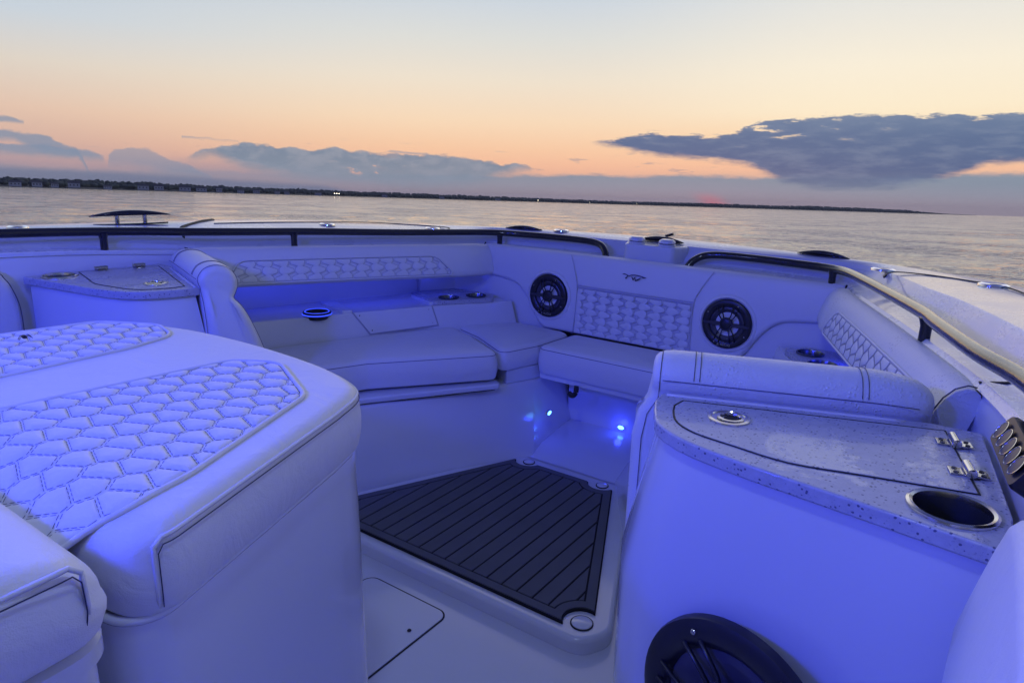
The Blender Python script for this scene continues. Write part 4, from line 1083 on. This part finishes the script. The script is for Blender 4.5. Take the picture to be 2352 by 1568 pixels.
# next cushion aft
so2 = [(-.585, .262), (.585, .262), (.63, -.35), (-.63, -.35)]
so2r = densify(round_poly(ccw(so2), .05, 8), .03)
def ztop2(x, y): return .828-.04*max(0.0, (y-.14)/.12)**2
ac = tag(empty('lounge_cushion', (0, 0, .72)), 'white quilted cushion corner at the bottom left, next to the large lounge cushion', 'seat cushion')
mesh('cushion_body', *pad(so2r, .722, ztop2, .030, .012, .0, .004), M['vinyl'], ac, 60)
so2s = [(x, y) for x, y in side_run(inset(ccw(so2r), .004), .238, False) if x > 0]
so3 = [(x, y) for x, y in side_run(inset(ccw(so2r), -.0008), .238, False) if x > 0]
so3[-1] = (so3[-1][0]*.55+so3[-2][0]*.45, so3[-1][1]*.55+so3[-2][1]*.45)
mesh('edge_piping', *tube(bent(so2s, .828-.020, .742, False, .0065, 0), .0028, 6), M['vinyl'], ac, 0)
mesh('edge_stitching', *tube(bent(so3, .828-.027, .740, False, .0045, 0), .0007, 6), M['stitch'], ac, 0)
q3 = round_poly([(-.5, -.3), (.50, -.3), (.40, .20), (-.42, .20)], .05, 6)
qq, th = quilt('quilted_panel', ac, q3, .060, .0315, lambda x, y, h: (x, y, ztop2(x, y)+.0015+h), .0048, dashed=False, ang=R(4), step=.014)
mesh('stitching', *th, M['stitch'], ac, 0)
P = [(x, y, ztop2(x, y)+.0018) for x, y in densify(inset(ccw(q3), -.004), .02)]; P += P[:2]
mesh('panel_piping', *tube(P, .0042, 8, cap=False), M['vinyl'], ac, 0)
n = len(so2r); rows = []
for z, k in ((.719, .014), (.715, .004), (.697, .004), (.691, .012), (.4, .008), (-.052, 0)):
    rows.append([(x, y, z) for x, y in inset(ccw(so2r), k)])
V, F = grid(rows, closed_u=True); F.append(tuple(range(n)))
recalc(mesh('console_pedestal', V, F, M['gel'], boat, 50))

# a dead fly on the cushion, a speck of debris on the hatch
def bug(loc, k, label):
    b_ = empty('insect', loc); tag(b_, label, 'insect'); x, y, z = loc
    bd = mesh('body', *join(lathe([(.0001, -.008*k), (.0025*k, -.006*k), (.0032*k, -.001*k), (.0024*k, .003*k), (.0001, .005*k)], ((x, y, z+.003*k), (0, 1, 0), (0, 0, 1), (1, 0, 0)), 10),
         lathe([(.0001, .004*k), (.0022*k, .006*k), (.0001, .009*k)], ((x, y, z+.0034*k), (0, 1, 0), (0, 0, 1), (1, 0, 0)), 10)), M['black'], b_, 0)
    for i in range(6):
        sg = -1 if i % 2 else 1; xx = x+(i//2-1)*.003*k
        mesh('leg', *tube([(xx, y, z+.003*k), (xx+.001*k, y+sg*.005*k, z+.006*k), (xx+.002*k, y+sg*.009*k, z+.0005)], .0004*k, 4), M['black'], b_, 0)
    return b_
bug((-.335, .545, .789), 1.3, 'small black insect on the far quilted panel of the large cushion')
mesh_db = recalc(mesh('debris', *lathe([(.0001, 0), (.006, .001), (.004, .004), (.0001, .005)], UP((.112, 1.153, -.0465)), 7), M['black'], None, 0))
tag(mesh_db, 'tiny dark fleck lying on the lower floor hatch', 'debris')

# ------------------------------------------------------------------ the boat's blue pocket and locker lights, and added fill lamps
def lamp(name, kind, loc, col, power, size=.05, aim=None, spot=None, sy=None):
    l = bpy.data.lights.new(name, kind); l.color = col; l.energy = power
    if kind == 'AREA':
        l.size = size
        if sy: l.shape = 'RECTANGLE'; l.size_y = sy
    else: l.shadow_soft_size = size
    if spot: l.spot_size = R(spot); l.spot_blend = .8
    o = bpy.data.objects.new(name, l); scene.collection.objects.link(o); o.location = loc
    if aim is not None: o.rotation_euler = (Vector(aim)-Vector(loc)).to_track_quat('-Z', 'Y').to_euler()
    o.parent = boat
    return o
BLUE = (.022, .04, 1.0); SOFT = (.46, .58, 1.0)
# unseen point lamps added aloft and aft: blue for the cast, neutral as fill
for (x, y, z, w, c) in ((-.9, -.3, 2.15, 7, SOFT), (.80, .25, 2.2, 22, SOFT), (-.60, -.70, 1.70, 72, BLUE), (.12, -.50, 1.55, 80, BLUE)):
    lamp('unseen_fill_lamp', 'POINT', (x, y, z), c, w, .07)
lamp('pocket_led_fill', 'POINT', (-.84, 2.44, .56), BLUE, .07, .02)  # added fill at the pocket's forward end; no fixture there
lamp('pocket_led_fill', 'POINT', (.84, 2.44, .56), BLUE, .12, .02)  # same added fill to starboard
lamp('pocket_led_fill', 'AREA', (-1.06, 2.02, .635), BLUE, .42, .95, (-1.16, 2.08, .40), sy=.03)
lamp('pocket_led_fill', 'AREA', (1.06, 2.02, .635), BLUE, .8, .95, (1.16, 2.08, .40), sy=.03)
lamp('locker_lamp', 'POINT', (-.16, 2.30, .15), BLUE, .16, .012)
lamp('locker_lamp', 'POINT', (.025, 2.53, .07), BLUE, .16, .015)

# ------------------------------------------------------------------ put the boat afloat
for o in BOAT: o.matrix_world = BT @ Matrix.Translation(o.location)
bpy.context.view_layer.update()

# ------------------------------------------------------------------ sea
def sea_h(x, y, d):
    h = 0.0
    f = 1/(1+(d/260)**2)
    if f > .02:
        h += .085*noise.noise(Vector((x*.16, y*.16, 1.3)))
        h += .09*noise.noise(Vector((x*.45+9, y*.45, 4.3)))*f
        h += .035*noise.noise(Vector((x*1.1, y*1.1+5, 7.7)))*f*(1 if d < 90 else .4)
    else: h = .085*noise.noise(Vector((x*.16, y*.16, 1.3)))/(1+d/800)
    return h
V, F = [], []
view = YAW
az_list = [view-46+i*.3 for i in range(int(92/.3)+1)] + [view+46+i*4 for i in range(1, int(268/4)+1)]
az_list = [a for a in az_list if a < view-46+360-.1]
rad = [1.2, 4, 8, 12]; r_ = 14.0
while r_ < 3000: rad.append(r_); r_ *= 1.0175
rad += [4000, 6000, 9000]
for r_ in rad:
    for a_ in az_list:
        x, y = CAMW.x+r_*math.sin(R(a_)), CAMW.y+r_*math.cos(R(a_))
        V.append((x, y, SEA+(sea_h(x, y, r_) if 10 < r_ < 1500 else 0)))
V.append((CAMW.x, CAMW.y, SEA))
n = len(az_list)
for i in range(len(rad)-1):
    for j in range(n): F.append((i*n+j, i*n+(j+1) % n, (i+1)*n+(j+1) % n, (i+1)*n+j))
for j in range(n): F.append((len(V)-1, (j+1) % n, j))
m, nn_ = mat('sea_water', (.012, .022, .035), .06)
nn_.p.inputs['IOR'].default_value = 2.6
g = nn_.add('ShaderNodeNewGeometry').outputs['Position']
w1 = nn_.noise(g, 1.3, 3, .5, .6); w2 = nn_.noise(g, 4.5, 2, .5); w3 = nn_.noise(g, .18, 3, .5); w4 = nn_.noise(g, .55, 3, .55, .5)
wp = nn_.ss(nn_.noise(g, .07, 3, .6), .42, .6)
hh = nn_.m('ADD', nn_.m('ADD', nn_.m('MULTIPLY', w1, nn_.m('ADD', .5, nn_.m('MULTIPLY', wp, 2.2))), nn_.m('MULTIPLY', w4, 1.0)), nn_.m('ADD', nn_.m('MULTIPLY', w2, .012), nn_.m('MULTIPLY', w3, .9)))
bump(nn_, hh, 1.0, .24)
sea = mesh('sea', V, F, m, None, 0); sea['kind'] = 'structure'
sea.data.flip_normals() if sea.data.polygons[0].normal.z < 0 else None

# ------------------------------------------------------------------ far shore: low land, a wood along it, houses, lamps
def azpt(a, dist, z=0.0): return (CAMW.x+dist*math.sin(R(YAW+a)), CAMW.y+dist*math.cos(R(YAW+a)), SEA+z)
DA = [(-60, 700), (-36, 1150), (-28, 1250), (-23, 1350), (-14, 1700), (-3, 2150), (9, 2900), (15.5, 3000), (23, 3300), (29, 3600), (33, 4000)]
HA = [(-60, 13), (-36, 13), (-28, 14), (-23, 13), (-14, 13.5), (-3, 14), (9, 13), (15.5, 17), (20, 15), (23, 19), (26, 18), (29, 14), (31, 8), (33, 3.0)]
dist = lambda a: float(np.interp(a, [p[0] for p in DA], [p[1] for p in DA]))
hgt = lambda a: float(np.interp(a, [p[0] for p in HA], [p[1] for p in HA]))
m_land, nl = mat('shore_ground', (.05, .055, .045), .9)
gg = nl.add('ShaderNodeNewGeometry').outputs['Position']
nl.put(nl.p.inputs['Base Color'], nl.mix(nl.noise(gg, .03, 4, .6), (.035, .045, .035, 1), (.09, .085, .07, 1)))
rows = []
for a in np.linspace(-60, 33, 280):
    D = dist(a); H = hgt(a)
    wob = 25*noise.noise(Vector((a*.4, 0, 0)))
    r = []
    for dd, hf in ((0, -.02), (4, .05), (30, .12), (90, .3), (180, .42), (600, .3)):
        r.append(azpt(a, D+dd+wob, H*hf*(1+.25*noise.noise(Vector((a*.8, dd*.01, 3))))))
    rows.append(r)
V, F = grid(rows); hl = recalc(mesh('headland', V, F, m_land, None, 0)); hl['kind'] = 'structure'
m_tree, ntr = mat('far_foliage', (.03, .045, .03), .95)
gg = ntr.add('ShaderNodeNewGeometry').outputs['Position']
ntr.put(ntr.p.inputs['Base Color'], ntr.mix(ntr.noise(gg, .05, 4, .7), (.05, .07, .06, 1), (.12, .15, .12, 1)))
import bmesh as _bm
tmpl = []
for k in range(4):
    b_ = _bm.new(); _bm.ops.create_icosphere(b_, subdivisions=2, radius=1.0)
    vs_ = [v.co*(1+.42*noise.noise(v.co*1.8+Vector((k*7, 0, 0)))) for v in b_.verts]; fs_ = [tuple(v.index for v in f.verts) for f in b_.faces]; b_.free()
    tmpl.append(([(v.x, v.y, v.z) for v in vs_], fs_))
V, F = [], []
a = -60.0
while a < 32.6:
    D = dist(a); H = hgt(a); stepd = math.degrees(3.0/D)
    big = .5+.5*noise.noise(Vector((a*1.3, 3.3, 0)))+.35*noise.noise(Vector((a*5.1, 8.3, 0)))
    for rowk in range(3):
        if rnd.random() < .2: continue
        dd = 55+rowk*45+rnd.uniform(-22, 22); base = H*(.15+.12*rowk)
        top = H*(.55+.18*rowk)+H*.30*big*(.6+.5*rnd.random())
        if a > 29: top *= max(.35, (33-a)/4)
        r_ = rnd.choice((2.2, 3, 4.2, 5.5, 7.5))*(.7+.5*rnd.random())
        vs_, fs_ = tmpl[rnd.randrange(4)]; c = azpt(a+rnd.uniform(-2, 2)*stepd, D+dd, 0); ph = rnd.random()*6.3
        o_ = len(V); hz = min(max(1.0, (top-base)/2), r_*1.2); cz = top-hz
        for x, y, z in vs_: V.append((c[0]+(x*math.cos(ph)-y*math.sin(ph))*r_, c[1]+(x*math.sin(ph)+y*math.cos(ph))*r_, SEA+cz+z*hz))
        F += [tuple(i+o_ for i in f) for f in fs_]
        if cz-hz > base+1:      # dark understorey below the crown
            o_ = len(V); cz2 = (base+cz)/2; hz2 = (cz-base)/2+1
            for x, y, z in vs_: V.append((c[0]+x*r_*1.3, c[1]+y*r_*1.3, SEA+cz2+z*hz2))
            F += [tuple(i+o_ for i in f) for f in fs_]
    a += stepd
tl = mesh('tree_line', V, F, m_tree, None, 0)
tag(tl, 'dark wood running the length of the far shore', 'woods', kind='stuff', boat=False)
m_house = mat('pale_clapboard', (.62, .63, .66), .8)[0]; m_roof = mat('slate_roof', (.09, .09, .10), .8)[0]; m_win = mat('house_window_glass', (.02, .03, .05), .1)[0]
def house(a, back, w, h, dpt, lab, big=False):
    D = dist(a)+back; base = hgt(a)*.12+.3; c = Vector(azpt(a, D, base))
    fx_ = Vector((math.cos(R(YAW+a)), -math.sin(R(YAW+a)), 0)); fy_ = Vector((math.sin(R(YAW+a)), math.cos(R(YAW+a)), 0)); up = Vector((0, 0, 1))
    e = empty('shore_house', c); tag(e, lab, 'house', 'houses along the far shore', boat=False)
    P = lambda x, y, z: c+fx_*x+fy_*y+up*z
    V = [P(x*w/2, y*dpt/2, z) for x in (-1, 1) for y in (-1, 1) for z in (-2, h)]
    mesh('wall', V, [(0, 1, 3, 2), (4, 6, 7, 5), (0, 4, 5, 1), (2, 3, 7, 6), (1, 5, 7, 3)], m_house, e, 20)
    rh = h*.55
    V = [P(-w/2-.4, -dpt/2-.5, h), P(w/2+.4, -dpt/2-.5, h), P(w/2+.4, dpt/2+.5, h), P(-w/2-.4, dpt/2+.5, h), P(-w/2-.4, 0, h+rh), P(w/2+.4, 0, h+rh)]
    rf = mesh('roof', V, [(0, 1, 5, 4), (2, 3, 4, 5), (0, 4, 3), (1, 2, 5), (3, 2, 1, 0)], m_roof, e, 20)
    mesh('chimney', [P(w*.25+x, y, z) for x in (-.5, .5) for y in (-.5, .5) for z in (h, h+rh+1)], [(0, 1, 3, 2), (4, 6, 7, 5), (0, 4, 5, 1), (2, 3, 7, 6), (1, 5, 7, 3)], m_roof, rf, 20)
    for k in range(3):
        x = (k-1)*w*.3
        mesh('window', [P(x-.6, -dpt/2-.05, h*.35), P(x+.6, -dpt/2-.05, h*.35), P(x+.6, -dpt/2-.05, h*.75), P(x-.6, -dpt/2-.05, h*.75)], [(0, 1, 2, 3)], m_win, e, 0)
HS = [(-35.2, 12, 14, 4.5, 'leftmost pale house at the water on the far shore'), (-34.0, 20, 12, 5, 'second pale house from the left on the far shore, with a wide front'),
      (-33.0, 14, 9, 4, 'small pale house just right of two larger ones at the far left shore'), (-31.9, 18, 15, 6, 'tall pale house left of the long gap in the shore houses'),
      (-29.9, 8, 11, 3, 'low bright boathouse by the water on the left far shore'), (-27.7, 20, 16, 5.5, 'wide pale house above the left horn of the port cleat'),
      (-26.7, 26, 14, 6, 'grey house beside the wide one behind the port cleat'), (-25.0, 22, 18, 5.5, 'long grey house right of the port cleat on the shore'),
      (-23.9, 24, 17, 5, 'flat-fronted house between the long grey house and a bright gable'), (-22.7, 24, 10, 6, 'bright gabled house left of the thin dark trees'),
      (-21.2, 18, 12, 4, 'small dim house halfway to the row of three lamps'), (-20.1, 18, 12, 4.5, 'dim pale house left of the small pair of cottages'),
      (-18.6, 15, 10, 4, 'left of the pair of small cottages on the shore'), (-17.9, 15, 10, 4, 'right of the pair of small cottages on the shore'),
      (-15.6, 12, 14, 4, 'low house just left of the three bright shore lamps'), (-10.5, 20, 14, 5, 'lone pale house right of the three bright shore lamps'),
      (-6.0, 20, 14, 5, 'small pale house on the shore above the middle of the port rail'), (-1.5, 20, 16, 5, 'pale house left of the single orange shore lamp')]
for a, back, w, h, lab in HS: house(a, back, w, h, 9, lab)
m_lamp = mat('lit_lamp', (1, .9, .7), .5, em=(1, .86, .62), es=9)[0]; m_pole = mat('lamp_pole', (.06, .06, .06), .6)[0]
def shore_lamp(a, r, lab):
    D = dist(a)-6; c = Vector(azpt(a, D, 0)); e = empty('shore_lamp', c); tag(e, lab, 'lamp', 'lamps along the far shore', boat=False)
    mesh('pole', *tube([c+Vector((0, 0, -1)), c+Vector((0, 0, 5))], .15, 6), m_pole, e, 0)
    mesh('lamp_globe', *lathe([(.0001, -r), (r*.7, -r*.7), (r, 0), (r*.7, r*.7), (.0001, r)], (c+Vector((0, 0, 5+r)), (1, 0, 0), (0, 1, 0), (0, 0, 1)), 10), m_lamp, e, 0)
for k in range(3): shore_lamp(-14.35+k*.17, .85, ['left lamp', 'middle lamp', 'right lamp'][k]+' of the bright row of three on the far shore')
shore_lamp(1.75, .8, 'single orange lamp on the shore right of the middle'); shore_lamp(5.9, .5, 'faint lamp on the shore below the wispy clouds'); shore_lamp(9.6, .45, 'faintest lamp, rightmost on the far shore')

# ------------------------------------------------------------------ light of the dusk: the sun is just below the horizon, only its afterglow reaches the boat
sun = bpy.data.lights.new('afterglow', 'SUN'); sun.energy = .3; sun.angle = R(80); sun.color = (1, .72, .48)
suno = bpy.data.objects.new('afterglow', sun); scene.collection.objects.link(suno)
sd = Vector((math.sin(R(YAW+15.5))*math.cos(R(5)), math.cos(R(YAW+15.5))*math.cos(R(5)), math.sin(R(5))))
suno.rotation_euler = sd.to_track_quat('Z', 'Y').to_euler()

# ------------------------------------------------------------------ thin sea haze over the whole scene
hz = mesh('haze', [(CAMW.x+x*9500, CAMW.y+y*9500, z) for x in (-1, 1) for y in (-1, 1) for z in (SEA-1.5, 90)], [(0, 1, 3, 2), (4, 6, 7, 5), (0, 4, 5, 1), (2, 3, 7, 6), (0, 2, 6, 4), (1, 5, 7, 3)], None_, None, 0)
mh = bpy.data.materials.new('air'); mh.use_nodes = True; nh_ = NT(mh.node_tree); nh_.n.clear()
vo = nh_.add('ShaderNodeVolumePrincipled'); vo.inputs['Color'].default_value = (.86, .90, 1.0, 1); vo.inputs['Density'].default_value = .00006
out_ = nh_.add('ShaderNodeOutputMaterial'); nh_.l.new(vo.outputs[0], out_.inputs['Volume'])
hz.data.materials.clear(); hz.data.materials.append(mh)
tag(hz, 'thin evening haze over the water', 'haze', kind='stuff', boat=False)
